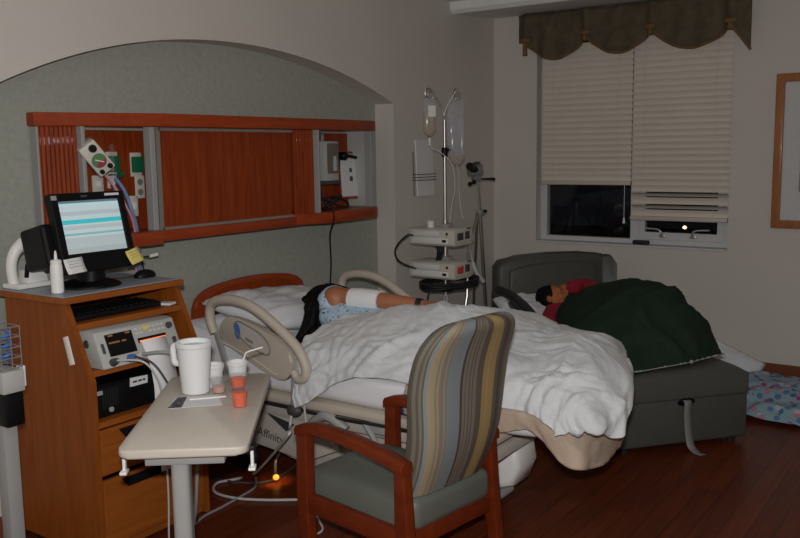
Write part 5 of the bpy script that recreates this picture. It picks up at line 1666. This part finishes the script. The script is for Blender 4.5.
# ================================================================== INFUSION STAND, PUMPS AND BAGS
PX = at(445, 200, 'y', 3.05)
px_, py_ = PX.x, PX.y
zz = lambda Y: at(447, Y, 'y', 3.05).z
t = thing('iv_pole', 'chrome infusion pole with four looped hooks holding the fluid bags', 'drip stand', (px_, py_, 0))
MB().tube([(px_, py_, 0.10), (px_, py_, 1.15)], 0.018, 14).build('lower_pole', M_chrome, t)
MB().tube([(px_, py_, 1.10), (px_, py_, zz(120))], 0.011, 12).build('upper_pole', M_chrome, t)
mb = MB().lathe([(0, -0.03), (0.02, -0.03), (0.022, 0), (0.02, 0.03), (0, 0.03)], (px_, py_, zz(152)), 14)
mb.tube([(px_, py_, zz(150)), (px_ + 0.03, py_ - 0.03, zz(150))], 0.009, 8)
mb.build('height_clamp', M_black, t)
zt = zz(118) + 0.03
hooks = []
for (du, dv, hh) in ((-0.085, 0.062, 0.135), (-0.02, 0.085, 0.125), (0.058, -0.05, 0.135), (0.025, -0.08, 0.115)):
    q = V((px_ + du, py_ + dv, zt + hh))
    path = [V((px_, py_, zt - 0.02)), V((px_ + du * 0.15, py_ + dv * 0.15, zt + 0.03)), V((px_ + du * 0.55, py_ + dv * 0.55, zt + hh * 0.75)), q + V((du * -0.1, dv * -0.1, 0.02)), q + V((du * 0.2, dv * 0.2, 0.015)), q + V((du * 0.25, dv * 0.25, -0.02)), q + V((0, 0, -0.035)), q + V((du * -0.15, dv * -0.15, -0.02))]
    MB().tube(path, 0.0042, 8, smooth=5).build('hook', M_chrome, t)
    hooks.append(q + V((0, 0, -0.035)))
for k in range(5):
    a = 2 * math.pi * k / 5 + 0.3
    e = V((px_ + 0.27 * math.cos(a), py_ + 0.27 * math.sin(a), 0.075))
    lg = MB().tube([(px_, py_, 0.12), V((px_, py_, 0.11)).lerp(e, 0.5) + V((0, 0, 0.005)), e], 0.014, 10, smooth=3).build('leg', M_alu, t)
    MB().lathe([(0, -0.014), (0.03, -0.014), (0.03, 0.014), (0, 0.014)], (e.x, e.y, 0.031), 16, Matrix.Rotation(R(90), 4, 'X') @ Matrix.Rotation(a, 4, 'Y')).build('caster', M_blackm, lg)
mb = MB().lathe([(0.0185, zz(316)), (0.0185, zz(294))], (px_, py_, 0), 16)
o = mb.build('label_sleeve', M_offw, t)
mb = MB()
for k in range(9):
    mb.box((px_ - 0.017, py_ - 0.008, zz(295.5 + k * 2.3)), (0.006, 0.016, 0.008), rot=(0, 0, R(-25)))
mb.build('teal_marks', M_teal, o, smooth=False)


def pump(zb, label, disp):
    c = at(452, 251, 'z', zb)
    c = V((px_ - 0.15, py_ - 0.16, zb - 0.006))
    t = thing('infusion_pump', label, 'infusion pump', (c.x, c.y, zb), 0, 'infusion pumps on the pole')
    W2, D2, H2 = 0.26, 0.35, 0.115       # along x, along y, height
    prof = [(0, 0.012), (0.012, 0), (W2 - 0.05, 0.0), (W2, 0.018), (W2 - 0.035, H2 - 0.006), (0.02, H2), (0.0, H2 - 0.012)]
    x0, y0 = c.x, c.y
    mb = MB().prism([(x0 + a, y0, zb + b) for a, b in prof], (0, D2, 0), bevel=0.006)
    mb.build('housing', M_offw, t)
    xs = x0 - 0.0015
    fp = MB().box((xs, y0 + 0.185, zb + 0.034), (0.004, 0.28, 0.036), bevel=0.002).build('lower_label_panel', M_white, t)
    MB().box((xs - 0.002, y0 + 0.075, zb + 0.034), (0.003, 0.03, 0.017)).build('dark_port', M_black, fp, smooth=False)
    MB().box((xs, y0 + 0.215, zb + 0.080), (0.004, 0.20, 0.030), bevel=0.002).build('upper_label_panel', M_paper, t)
    MB().box((xs, y0 + 0.055, zb + 0.080), (0.003, 0.014, 0.018), rot=(R(25), 0, 0)).build('arrow_mark', M_ink, t, smooth=False)
    yf = y0 - 0.0015
    d1 = MB().box((x0 + 0.075, yf, zb + 0.060), (0.075, 0.004, 0.048), bevel=0.002).build('display', M_reddisp if disp else M_dgrey, t)
    MB().box((x0 + 0.165, yf, zb + 0.064), (0.055, 0.004, 0.050), bevel=0.002).build('keypad', M_dgrey, t)
    mb = MB()
    for k in range(6):
        mb.box((x0 + 0.03 + k * 0.032, yf, zb + 0.022 + 0.002 * (k % 2)), (0.016, 0.004, 0.010), bevel=0.001, seg=1)
    mb.build('buttons', M_lgrey, t)
    MB().box((x0 + 0.185, yf, zb + H2 - 0.008), (0.045, 0.004, 0.011)).build('green_tab', M_greenp, t, smooth=False)
    MB().box((px_, py_ - 0.018 + 0.0, zb + H2 + 0.008), (0.07, 0.05, 0.024), bevel=0.004).build('pole_clamp', M_alup, t)
    return t


zp1, zp0 = at(452, 246.5, 'y', 2.92).z, at(452, 280, 'y', 2.92).z
pump(zp1, 'upper infusion pump on the chrome pole with dark display windows', False)
pump(zp0, 'lower infusion pump on the chrome pole with lit red display', True)
c = V((px_ - 0.085, py_ + 0.06, zp1 + 0.103))
t = thing('pump_cylinder', 'small white cylinder standing on top of the upper infusion pump', 'container', c)
MB().lathe([(0, 0), (0.024, 0), (0.024, 0.052), (0.021, 0.056), (0, 0.056)], c, 20).build('cylinder_body', M_white, t)
# cables behind the pumps
cable('pump_cable', 'black cable looping left from the upper infusion pump', 'cable', [V((px_ - 0.148, py_ + 0.16, zp1 + 0.06))] + pix([(408, 235, 3.10), (399, 243, 3.10), (395, 252, 3.10), (400, 262, 3.10)]) + [V((px_ - 0.148, py_ + 0.14, zp0 + 0.06))], 0.006, M_blackm)
mb = MB()
for k in range(4):
    mb.tube([(px_ - 0.10 + k * 0.026, py_ + 0.02, zp1 - 0.001), (px_ - 0.095 + k * 0.024, py_ + 0.0, zp1 - 0.03), (px_ - 0.10 + k * 0.018, py_ + 0.01, zp0 + 0.106)], 0.006, 6, smooth=3)
mb.build('pump_leads', M_blackm, bpy.data.objects['infusion_pump'])
pth = []
for i in range(150):
    a = i / 149 * 2 * math.pi * 5
    pth.append(V((px_ + 0.02 + (0.25 + 0.015 * math.sin(a * 0.37)) * math.cos(a), py_ - 0.02 + 0.16 * math.sin(a), zp0 - 0.045 + 0.016 * math.sin(a * 1.21 + 1) + 0.004 * (i % 7) / 7)))
cable('cord_bundle', 'bundle of black cords coiled around the pole under the lower pump', 'cord', pth, 0.0095, M_blackm, sm=2)
mb = MB().lathe([(0, -0.05), (0.05, -0.045), (0.09, -0.02), (0.10, -0.005), (0, -0.005)], (px_, py_, zp0 - 0.055), 20)
tt = mb.build('cord_bracket', M_black, bpy.data.objects['iv_pole'])
cable('pump_cable', 'black cable end hanging below the coiled cords by the rail', 'cable', pix([(433, 284, 2.98), (429, 292, 2.98), (427, 304, 2.98), (428, 318, 2.98)]), 0.005, M_blackm)

# small yellowish bag on the left hook
h = hooks[0]
t = thing('fluid_bag', 'small bag of pale yellow fluid hanging from left hook of the pole', 'fluid bag', (h.x, h.y, h.z), 0, 'fluid bags on the pole')
zb0, zb1 = at(432, 136, 'y', h.y).z, at(432, 98, 'y', h.y).z
MB().tube([(h.x, h.y, h.z + 0.004), (h.x, h.y, zb1)], 0.006, 8).build('hanger_strap', M_bag, t)


def bag(cx_, cy_, za, zb, wd_, th, mtop_, mbot, t, fill):
    rows, rows2 = [], []
    d = V((0.72, -0.69, 0))
    n = V((0.69, 0.72, 0))
    NR = 20
    for i in range(NR + 1):
        f = i / NR
        z = zb + (za - zb) * f
        w2 = wd_ / 2 * (0.55 + 0.45 * min(1, (1 - abs(2 * f - 1)) * 6)) * (1 if f < 0.85 else 1 - 0.5 * (f - 0.85) / 0.15)
        tk = th * math.sin(math.pi * min(1, max(0, f))) ** 0.6 * (0.6 + 0.4 * f)
        ring = [V((cx_, cy_, z)) + d * (w2 * math.cos(a)) + n * (tk * math.sin(a)) for a in [2 * math.pi * k / 20 for k in range(20)]]
        rows.append(ring)
    mb = MB(); mb.grid([list(c) for c in zip(*rows)], uv=False, closed_u=True)
    mb.build('bag_film', mtop_, t, angle=180)
    fl_ = [r for i, r in enumerate(rows) if i / NR >= fill]
    fl_ = [[V((cx_, cy_, p.z)) + (p - V((cx_, cy_, p.z))) * 0.94 for p in r] for r in fl_]
    mb = MB(); mb.grid([list(c) for c in zip(*fl_)], uv=False, closed_u=True)
    bmesh.ops.holes_fill(mb.bm, edges=mb.bm.edges[:])
    mb.build('fluid', mbot, t, angle=180)


bag(h.x, h.y, zb0, zb1, 0.085, 0.022, M_bag, M_bagy, t, 0.35)
MB().box((h.x - 0.005, h.y - 0.024, (zb0 * 0.35 + zb1 * 0.65)), (0.05, 0.002, 0.07), rot=(0, 0, R(-44))).build('bag_label', M_white, t, smooth=False)
MB().lathe([(0, 0), (0.007, 0), (0.009, 0.05), (0, 0.06)], (h.x, h.y, zb0 - 0.065), 12).build('drip_port', M_white, t)
fluid = mat('clear_fluid', (0.62, 0.65, 0.66), 0.1, var=0.02, alpha=0.35)
h2 = hooks[2]
t = thing('fluid_bag', 'larger clear fluid bag with creased film hanging on the right hook', 'fluid bag', (h2.x, h2.y, h2.z), 0, 'fluid bags on the pole')
zb0, zb1 = at(457, 152, 'y', h2.y).z, at(457, 97, 'y', h2.y).z
MB().tube([(h2.x, h2.y, h2.z + 0.004), (h2.x, h2.y, zb1)], 0.008, 8).build('hanger_strap', M_bag, t)
bag(h2.x, h2.y, zb0, zb1, 0.125, 0.028, M_bag, fluid, t, 0.3)
MB().lathe([(0, 0), (0.007, 0), (0.009, 0.05), (0, 0.06)], (h2.x, h2.y, zb0 - 0.065), 12).build('drip_port', M_white, t)
h3 = hooks[3]
t = thing('fluid_bag', 'clear fluid bag with amber tint at bottom beside the pole clamp', 'fluid bag', (h3.x, h3.y, h3.z), 0, 'fluid bags on the pole')
zb0, zb1 = at(455, 165, 'y', h3.y).z, at(455, 112, 'y', h3.y).z
MB().tube([(h3.x, h3.y, h3.z + 0.004), (h3.x, h3.y, zb1)], 0.006, 8).build('hanger_strap', M_bag, t)
bag(h3.x, h3.y, zb0, zb1, 0.11, 0.02, M_bag, mat('amber_fluid', (0.50, 0.34, 0.20), 0.1, var=0.02, alpha=0.35), t, 0.78)
tube_m = mat('clear_tubing', (0.75, 0.75, 0.75), 0.25, var=0, alpha=0.5)
cable('drip_line', 'thin clear drip line from the yellow bag down to pumps', 'tube', [V((h.x, h.y, at(432, 148, 'y', h.y).z)), at(440, 152, 'y', 3.06), at(452, 165, 'y', 2.99), at(455, 190, 'y', 2.95), at(452, 204, 'y', 2.93), at(450, 222, 'y', 2.915)], 0.0035, tube_m)
cable('drip_line', 'thin clear drip line hanging from the larger bag past the pole', 'tube', [V((h2.x, h2.y, at(457, 160, 'y', h2.y).z)), at(459, 178, 'y', 2.98), at(459, 190, 'y', 2.95), at(461, 210, 'y', 2.93), at(463, 219, 'y', 2.91)], 0.0035, tube_m)

# second, thinner stand with a mounted device
y2 = 3.08
t = thing('equipment_pole', 'thin chrome stand topped by a small grey device beside the infusion pole', 'stand', at(486, 330, 'y', y2) * 1.0)
t.location.z = 0; MM[t.name] = Matrix.Translation(t.location)
b0, b1, b2 = at(478, 182, 'y', y2), at(480, 212, 'y', y2), at(487, 330, 'y', y2)
MB().tube([b0, b1], 0.009, 10).build('upper_rod', M_chrome, t)
MB().tube([b1 + V((0, 0, 0.01)), b2, V((b2.x + (b2.x - b1.x) * 0.35, b2.y, 0.03))], 0.013, 10).build('main_tube', M_chrome, t)
e1 = at(468, 255, 'y', y2 - 0.05)
MB().tube([at(478, 213, 'y', y2), at(474, 228, 'y', y2 - 0.03), e1, V((e1.x - 0.10, e1.y - 0.05, 0.62)), V((e1.x - 0.12, e1.y + 0.05, 0.02))], 0.010, 10).build('side_leg', M_chrome, t)
MB().tube([b1 + V((0, 0.02, 0)), V((b1.x + 0.12, b1.y + 0.12, 0.6)), V((b1.x + 0.22, b1.y + 0.2, 0.02))], 0.010, 10).build('side_leg', M_chrome, t)
MB().box((b1.x, b1.y, b1.z), (0.07, 0.05, 0.035), bevel=0.006).build('joint_clamp', M_alup, t)
MB().tube([b1 + V((0.02, -0.02, 0.005)), at(486, 211, 'y', y2 - 0.05)], 0.010, 8).build('clamp_knob', M_black, t)
d0 = at(475, 170, 'y', y2 - 0.03)
mb = MB().box((d0.x + 0.0, d0.y, d0.z), (0.10, 0.07, 0.07), rot=(0, R(-8), R(-25)), bevel=0.01)
mb.box((d0.x + 0.02, d0.y, d0.z - 0.05), (0.06, 0.05, 0.05), rot=(0, 0, R(-25)), bevel=0.006)
mb.build('device_body', M_grey, t)
e = at(469, 166, 'y', y2 - 0.06)
MB().tube([e + V((-0.01, -0.01, 0)), d0], [0.026, 0.03], 14).build('device_lens', M_black, t)
MB().box((d0.x + 0.02, d0.y, d0.z + 0.045), (0.05, 0.04, 0.02), rot=(0, R(-10), 0), bevel=0.004).build('device_cap', M_dgrey, t)
for (a, b) in ((470, 184), (474, 182)):
    q = at(a, b, 'y', y2 - 0.03); MB().ball(q, 0.016, seg=12).build('tightening_knob', M_black, t)
MB().tube([at(481, 179, 'y', y2), at(494, 179, 'y', y2)], [0.006, 0.012], 10).build('side_handle', M_black, t)
q = at(474, 271, 'y', y2 - 0.1)
t = thing('white_clip', 'white plastic line clip hanging by the lower pump and thin stand', 'clip', q)
MB().tube([at(473, 263, 'y', y2 - 0.1), at(476, 272, 'y', y2 - 0.1), at(483, 281, 'y', y2 - 0.1)], [0.014, 0.012, 0.016], 10, smooth=3).build('clip_body', M_white, t)
MB().tube([at(473, 263, 'y', y2 - 0.1), at(470, 250, 'y', y2 - 0.1), at(470, 242, 'y', 2.95)], 0.003, 6, smooth=3).build('clip_line', M_white, t)

# ================================================================== SLEEPER CHAIR
SA = V((0.637, 0.771, 0)).normalized()        # towards the head end
so = V((4.545, 1.32, 0)) 
srz = math.atan2(SA.y, SA.x) - math.pi / 2
t = thing('sleeper_chair', 'charcoal vinyl sleeper chair pulled out into a bed in the corner', 'sleeper chair', so, srz)
SM = MM[t.name]
SL = t
# local: x across (right when facing the head), y towards the head, z up
W3 = 0.39
MB().box((0, 0.24, 0.155), (2 * W3, 0.46, 0.25), bevel=0.02, seg=3).build('front_box', M_vinyl, t, local=True)
MB().box((0, 1.0, 0.16), (2 * W3 - 0.02, 1.12, 0.22), bevel=0.02).build('rear_base', M_vinyl, t, local=True)
cushion(-W3 + 0.01, W3 - 0.01, 0.0, 0.62, 0.285, 0.425, 0.012, 0.03).build('mattress_section', M_vinyl, t, local=True, angle=60)
cushion(-W3 + 0.01, W3 - 0.01, 0.62, 1.12, 0.285, 0.425, 0.012, 0.03).build('mattress_section', M_vinyl, t, local=True, angle=60)
cushion(-W3 + 0.05, W3 - 0.05, 1.12, 1.60, 0.285, 0.435, 0.012, 0.03).build('mattress_section', M_vinyl, t, local=True, angle=60)
# back with rounded top and a wing on each side
bk = [(-0.42, 0.10), (-0.42, 0.80), (-0.39, 0.842), (-0.25, 0.868), (0.0, 0.88), (0.25, 0.875), (0.38, 0.862), (0.43, 0.82), (0.45, 0.70), (0.45, 0.10)]
MB().prism([(x, 1.60, z) for x, z in bk], (0, 0.15, 0), bevel=0.03).build('backrest', M_vinyl, t, local=True, angle=50)
ip = [(-0.345, 0.42), (-0.345, 0.78), (-0.20, 0.815), (0.0, 0.825), (0.20, 0.82), (0.31, 0.80), (0.32, 0.42)]
MB().prism([(x, 1.575, z) for x, z in ip], (0, 0.05, 0), bevel=0.02).build('inner_back', M_vinyl, t, local=True, angle=50)
for sx in (-1, 1):
    x = sx * 0.42
    pr = [(1.66, 0.08), (1.66, 0.64), (1.46, 0.625), (1.30, 0.60), (1.16, 0.57), (1.03, 0.52), (0.95, 0.44), (0.93, 0.08)] if sx < 0 else [(1.66, 0.08), (1.66, 0.60), (1.50, 0.54), (1.35, 0.46), (1.2, 0.40), (1.1, 0.08)]
    MB().prism([(x - 0.035, y, z) for y, z in pr], (0.07, 0, 0), bevel=0.015).build('arm_panel', M_vinyl, t, local=True)
    if sx < 0:
        MB().tube([V((x, y, z)) for y, z in ((1.60, 0.655), (1.46, 0.645), (1.32, 0.632), (1.18, 0.605), (1.04, 0.565), (0.94, 0.51), (0.90, 0.46))], [0.026, 0.032, 0.034, 0.036, 0.034, 0.030, 0.026], 12, smooth=5).build('armrest', M_vinyld, t, local=True)
MB().prism([(0.40, 1.615, z) if z < 0.5 else (0.40, 1.615, z) for z in (0.3, 0.3)] and [(0.34, 1.56, 0.45), (0.44, 1.50, 0.45), (0.45, 1.53, 0.80), (0.43, 1.58, 0.855), (0.36, 1.60, 0.85)], (0.0, 0.09, 0.0), bevel=0.012).build('wing', M_vinyl, t, local=True)
for x in (-0.33, 0.33):
    for y in (0.07, 1.6):
        MB().lathe([(0, 0), (0.025, 0), (0.025, 0.04), (0, 0.04)], (x, y, 0), 14).build('foot', M_blackm, t, local=True)
# pull strap from a dark slot
MB().lathe([(0, 0.003), (0.045, 0.003), (0.05, 0)], (0.0, 0.006, 0.262), 20, Matrix.Rotation(R(90), 4, 'X') @ Matrix.Diagonal((1.1, 0.45, 1, 1))).build('strap_slot', M_black, t, local=True)
pts = [V((0.0, 0.02, 0.272)), V((0.0, -0.012, 0.262)), V((0.0, -0.010, 0.20)), V((0.006, -0.014, 0.10)), V((0.012, -0.03, 0.03)), V((0.02, -0.07, 0.006)), V((0.03, -0.11, 0.005))]
pts = crspline(pts, 6)
G = [[p + V((dx, 0, 0.002 * (1 if dx else 0))) for p in pts] for dx in (-0.022, 0.0, 0.022)]
add_mod_solid(MB().grid(G).build('pull_strap', M_alup if False else M_grey, t, local=True, angle=180), 0.004, 0)

# pillow and sleeper
mb = pillow_mesh(0.52, 0.34, 0.12, 5.5, wr=0.008)
mb.bm.transform(SM @ Matrix.Translation((-0.24, 1.38, 0.53)) @ Euler((R(22), R(4), R(8))).to_matrix().to_4x4())
o = mb.build('sleeper_pillow', M_pillow, None, angle=180)
tag(o, 'white pillow under the head of the person on the charcoal sleeper chair', 'pillow')

t = thing('person', 'person asleep on the charcoal sleeper chair in red top under dark green blanket', 'person', SM @ V((0, 1.0, 0.43)))
S = lambda x, y, z: SM @ V((x, y, z))
hpx = at(556, 297, 'x', (SM @ V((-0.10, 1.33, 0))).x)
hl = SM.inverted() @ hpx
hc = S(-0.125, 1.335, 0.605)
e_z = (SM.to_3x3() @ V((-0.28, 0.74, 0.60))).normalized()
e_y = SM.to_3x3() @ V((0.62, -0.72, 0.34)); e_y = (e_y - e_z * e_y.dot(e_z)).normalized()
H2M = Matrix((e_y.cross(e_z), e_y, e_z)).transposed().to_4x4(); H2M.translation = hc
mb = MB()
head(mb, hc, H2M, 0.108)
limb(mb, [S(-0.10, 1.27, 0.585), S(-0.06, 1.17, 0.56)], [0.055, 0.062])
limb(mb, [S(-0.05, 1.08, 0.55), S(-0.02, 0.92, 0.545), S(0, 0.76, 0.54), S(0.04, 0.66, 0.545)], [0.11, 0.125, 0.115, 0.13], 18)
limb(mb, [S(-0.21, 1.16, 0.545), S(0.07, 1.13, 0.58)], [0.06, 0.06])
# near arm lies along the arm of the chair, hand tucked under the blanket
limb(mb, [S(-0.21, 1.16, 0.545), S(-0.31, 1.03, 0.505), S(-0.29, 0.93, 0.485), S(-0.12, 0.78, 0.55), S(-0.04, 0.72, 0.60)], [0.055, 0.05, 0.045, 0.036, 0.028])
hand(mb, S(-0.04, 0.72, 0.60), SM.to_3x3() @ V((0.8, -0.5, 0.1)), (0, 0, 1), 1.0, 0.4, 1)
# far arm bent up behind the head
limb(mb, [S(0.07, 1.13, 0.58), S(0.10, 1.24, 0.655), S(0.11, 1.34, 0.68), S(0.04, 1.44, 0.665), S(-0.02, 1.48, 0.65)], [0.055, 0.05, 0.043, 0.036, 0.028])
hand(mb, S(-0.02, 1.48, 0.65), SM.to_3x3() @ V((-1, 0.1, -0.1)), (0, 0.3, 1), 1.0, 0.6, -1)
for sx, kz in ((-1, 0.66), (1, 0.70)):
    limb(mb, [S(0.04 + 0.08 * sx, 0.68, 0.54), S(0.10 + 0.07 * sx, 0.50, kz)], [0.09, 0.062])
    limb(mb, [S(0.10 + 0.07 * sx, 0.50, kz), S(0.12 + 0.06 * sx, 0.40, 0.55), S(0.10 + 0.06 * sx, 0.32, 0.475)], [0.062, 0.052, 0.036])
    limb(mb, [S(0.10 + 0.06 * sx, 0.32, 0.475), S(0.10 + 0.06 * sx, 0.23, 0.462)], [0.034, 0.024])
remesh_union(mb, 'body', M_skin2, t, 0.0075, 4)
mb = MB()
limb(mb, [S(-0.06, 1.17, 0.555), S(-0.05, 1.08, 0.55), S(-0.02, 0.92, 0.545), S(0, 0.78, 0.54)], [0.085, 0.128, 0.14, 0.13], 18)
limb(mb, [S(-0.21, 1.16, 0.545), S(0.07, 1.13, 0.58)], [0.072, 0.07])
limb(mb, [S(-0.21, 1.16, 0.545), S(-0.31, 1.03, 0.505), S(-0.29, 0.93, 0.485), S(-0.16, 0.82, 0.535)], [0.07, 0.066, 0.062, 0.05])
limb(mb, [S(0.07, 1.13, 0.58), S(0.10, 1.24, 0.655), S(0.11, 1.34, 0.68), S(0.05, 1.43, 0.667)], [0.07, 0.066, 0.058, 0.048])
o = remesh_union(mb, 'red_top', M_redcloth, t, 0.009, 4)
for v in o.data.vertices:
    v.co += v.normal * (0.006 * noise.noise(v.co * 22))
mb = MB()
q = bmesh.ops.create_uvsphere(mb.bm, u_segments=22, v_segments=16, radius=1.0)
for v in q['verts']:
    v.co = H2M @ V((v.co.x * 0.092, -0.026 + v.co.y * 0.098, 0.036 + v.co.z * 0.092))
for k in range(22):
    a = rng.uniform(-1.2, 1.2)
    p0 = H2M @ V((0.07 * math.sin(a), -0.05 + 0.02 * math.cos(a), 0.07 + 0.04 * math.cos(a)))
    p1 = H2M @ V((0.095 * math.sin(a), 0.0 + rng.uniform(-0.07, 0.01), 0.05 * math.cos(a) + 0.03))
    p2 = H2M @ V((0.088 * math.sin(a), -0.05 + rng.uniform(-0.05, 0.02), -0.05 + rng.uniform(-0.05, 0.0)))
    mb.tube([p0, p1, p2], [0.022, 0.019, 0.006], 8, smooth=4)
mb.build('hair', M_hair, t, angle=180)

for sx in (-1, 1):
    for nm, zz_, yy_, r_ in (('eyebrow', 0.024, 0.082, 0.0035), ('eyelashes', 0.006, 0.083, 0.0025)):
        MB().tube([H2M @ V((sx * 0.016, yy_ + 0.004, zz_)), H2M @ V((sx * 0.030, yy_, zz_ + 0.004 * (nm == 'eyebrow') - 0.002)), H2M @ V((sx * 0.044, yy_ - 0.014, zz_ - 0.003))], r_, 8, smooth=3).build(nm, M_hair, t)
MB().tube([H2M @ V((-0.020, 0.083, -0.051)), H2M @ V((0, 0.093, -0.050)), H2M @ V((0.020, 0.083, -0.051))], [0.003, 0.006, 0.003], 8, smooth=3).build('lips', M_lip, t)
# dark green blanket over the sleeper
B3 = [
    # head edge to foot edge; each from the near (left) side over the body to the far (right) side
    [(-0.36, 0.92, 0.44), (-0.33, 0.96, 0.50), (-0.24, 1.06, 0.60), (-0.12, 1.16, 0.655), (0.0, 1.19, 0.68), (0.13, 1.18, 0.69), (0.27, 1.17, 0.63), (0.37, 1.16, 0.54)],
    [(-0.37, 0.82, 0.44), (-0.34, 0.87, 0.53), (-0.23, 0.94, 0.645), (-0.09, 1.00, 0.715), (0.05, 1.03, 0.735), (0.18, 1.02, 0.735), (0.30, 1.01, 0.66), (0.39, 1.01, 0.53)],
    [(-0.39, 0.66, 0.44), (-0.35, 0.70, 0.54), (-0.23, 0.76, 0.67), (-0.08, 0.80, 0.75), (0.06, 0.82, 0.785), (0.19, 0.83, 0.785), (0.32, 0.82, 0.70), (0.41, 0.81, 0.50)],
    [(-0.40, 0.50, 0.43), (-0.36, 0.52, 0.53), (-0.25, 0.55, 0.66), (-0.09, 0.58, 0.765), (0.06, 0.60, 0.81), (0.20, 0.61, 0.815), (0.33, 0.61, 0.71), (0.42, 0.60, 0.50)],
    [(-0.40, 0.34, 0.43), (-0.37, 0.34, 0.495), (-0.26, 0.36, 0.61), (-0.10, 0.38, 0.70), (0.06, 0.40, 0.75), (0.20, 0.42, 0.75), (0.33, 0.44, 0.65), (0.42, 0.44, 0.48)],
    [(-0.40, 0.18, 0.428), (-0.37, 0.17, 0.455), (-0.26, 0.17, 0.50), (-0.10, 0.19, 0.55), (0.06, 0.22, 0.58), (0.20, 0.25, 0.585), (0.33, 0.29, 0.54), (0.41, 0.32, 0.45)],
    [(-0.395, 0.06, 0.434), (-0.36, 0.055, 0.438), (-0.26, 0.05, 0.440), (-0.10, 0.07, 0.446), (0.06, 0.10, 0.449), (0.20, 0.15, 0.450), (0.31, 0.20, 0.446), (0.39, 0.25, 0.438)],
]
B3w = [[SM @ V(p) for p in r] for r in B3]
cloth('green_blanket', B3w, 10, 9, M_green, 'dark green fleece blanket covering person on the sleeper chair', 'blanket', 0.030, (4.2, 2.0), 11.7, 0.012, (0.3, 0.95), fine=0.004)
edge_pts = crspline([V(p) for p in B3w[-1]], 6)
BL = bpy.data.objects['green_blanket']; MM[BL.name] = Matrix()
mb = MB().tube([p + SM.to_3x3() @ V((0, -0.010, 0.002)) for p in edge_pts], 0.003, 6)
rng2 = random.Random(9)
for p in edge_pts[::1]:
    q = p + SM.to_3x3() @ V((0, -0.012, 0.0))
    if rng2.random() < 0.35:
        mb.ball(q + V((0, 0, 0.004)), 0.006 if rng2.random() < 0.85 else 0.011, seg=8)
mb.build('tassel_fringe', mat('pale_yarn', (0.35, 0.34, 0.32), 0.9), BL)

# ================================================================== BY THE WINDOW WALL
# floral quilt folded on the floor and a white pillow behind it
def floor_quilt():
    a = [(755, 385), (765, 378), (790, 376), (830, 384)]
    rows = []
    x_far = [5.98, 6.02, 6.04, 6.04]
    ycs = [1.42, 1.30, 1.05, 0.70, 0.35]
    for y in ycs:
        k = 0.75 if y > 1.35 else 1.0
        base = [(6.06, 0.02), (6.02, 0.075), (5.88, 0.115), (5.68, 0.13), (5.48, 0.115), (5.32, 0.07), (5.24, 0.016)]
        rows.append([V((x + (0.25 * max(0, y - 1.1) if x < 5.6 else 0), y + 0.02 * math.sin(x * 9), z * k)) for x, z in base])
    return rows


cloth('floral_quilt', floor_quilt(), 12, 7, M_floral, 'blue and pink floral quilt folded on floor by window wall', 'quilt', 0.035, (7, 4), 3.3, 0.012, fine=0.006)
mb = pillow_mesh(0.52, 0.30, 0.12, 9.2, wr=0.008)
pc = at(735, 366, 'x', 5.93)
mb.bm.transform(Matrix.Translation((6.02, 1.54, 0.125)) @ Matrix.Rotation(R(22), 4, 'X') @ Matrix.Rotation(R(-62), 4, 'Y') @ Matrix.Rotation(R(90), 4, 'Z'))
o = mb.build('floor_pillow', M_pillow, None, angle=180)
tag(o, 'white pillow propped against window wall behind the floral quilt', 'pillow')

# ================================================================== CORDS ON THE FLOOR
P0 = lambda a, b, h=0.008: at(a, b, 'z', h)
cable('floor_cable', 'white cord falling from the side rail and curling over dark floor', 'cord', [(2.862, 2.58, 0.55), (2.85, 2.60, 0.38), at(287, 437, 'y', 2.52), P0(255, 473), P0(236, 479), P0(217, 483), P0(215, 492), P0(235, 498), P0(270, 500), P0(330, 499), P0(360, 500)], 0.0065, M_cable_w)
cable('floor_cable', 'second white cord beside the dropped blanket corner behind the armchair', 'cord', [(2.855, 2.52, 0.50), (2.85, 2.50, 0.38), (2.84, 2.46, 0.2), (2.78, 2.40, 0.04), (2.70, 2.30, 0.008), (2.60, 2.33, 0.008)], 0.005, M_cable_w)
cable('floor_cable', 'dark cable trailing across the floor under the overbed table', 'cable', [P0(300, 462), P0(285, 473), P0(265, 482), P0(235, 482), P0(205, 474), P0(200, 469)], 0.005, M_dgrey)
cable('floor_cable', 'grey cable crossing the floor toward the front beside the table column', 'cable', [P0(256, 478), P0(255, 487), P0(245, 494), P0(222, 507), P0(203, 517), P0(190, 530), P0(185, 545)], 0.006, M_cable_g)
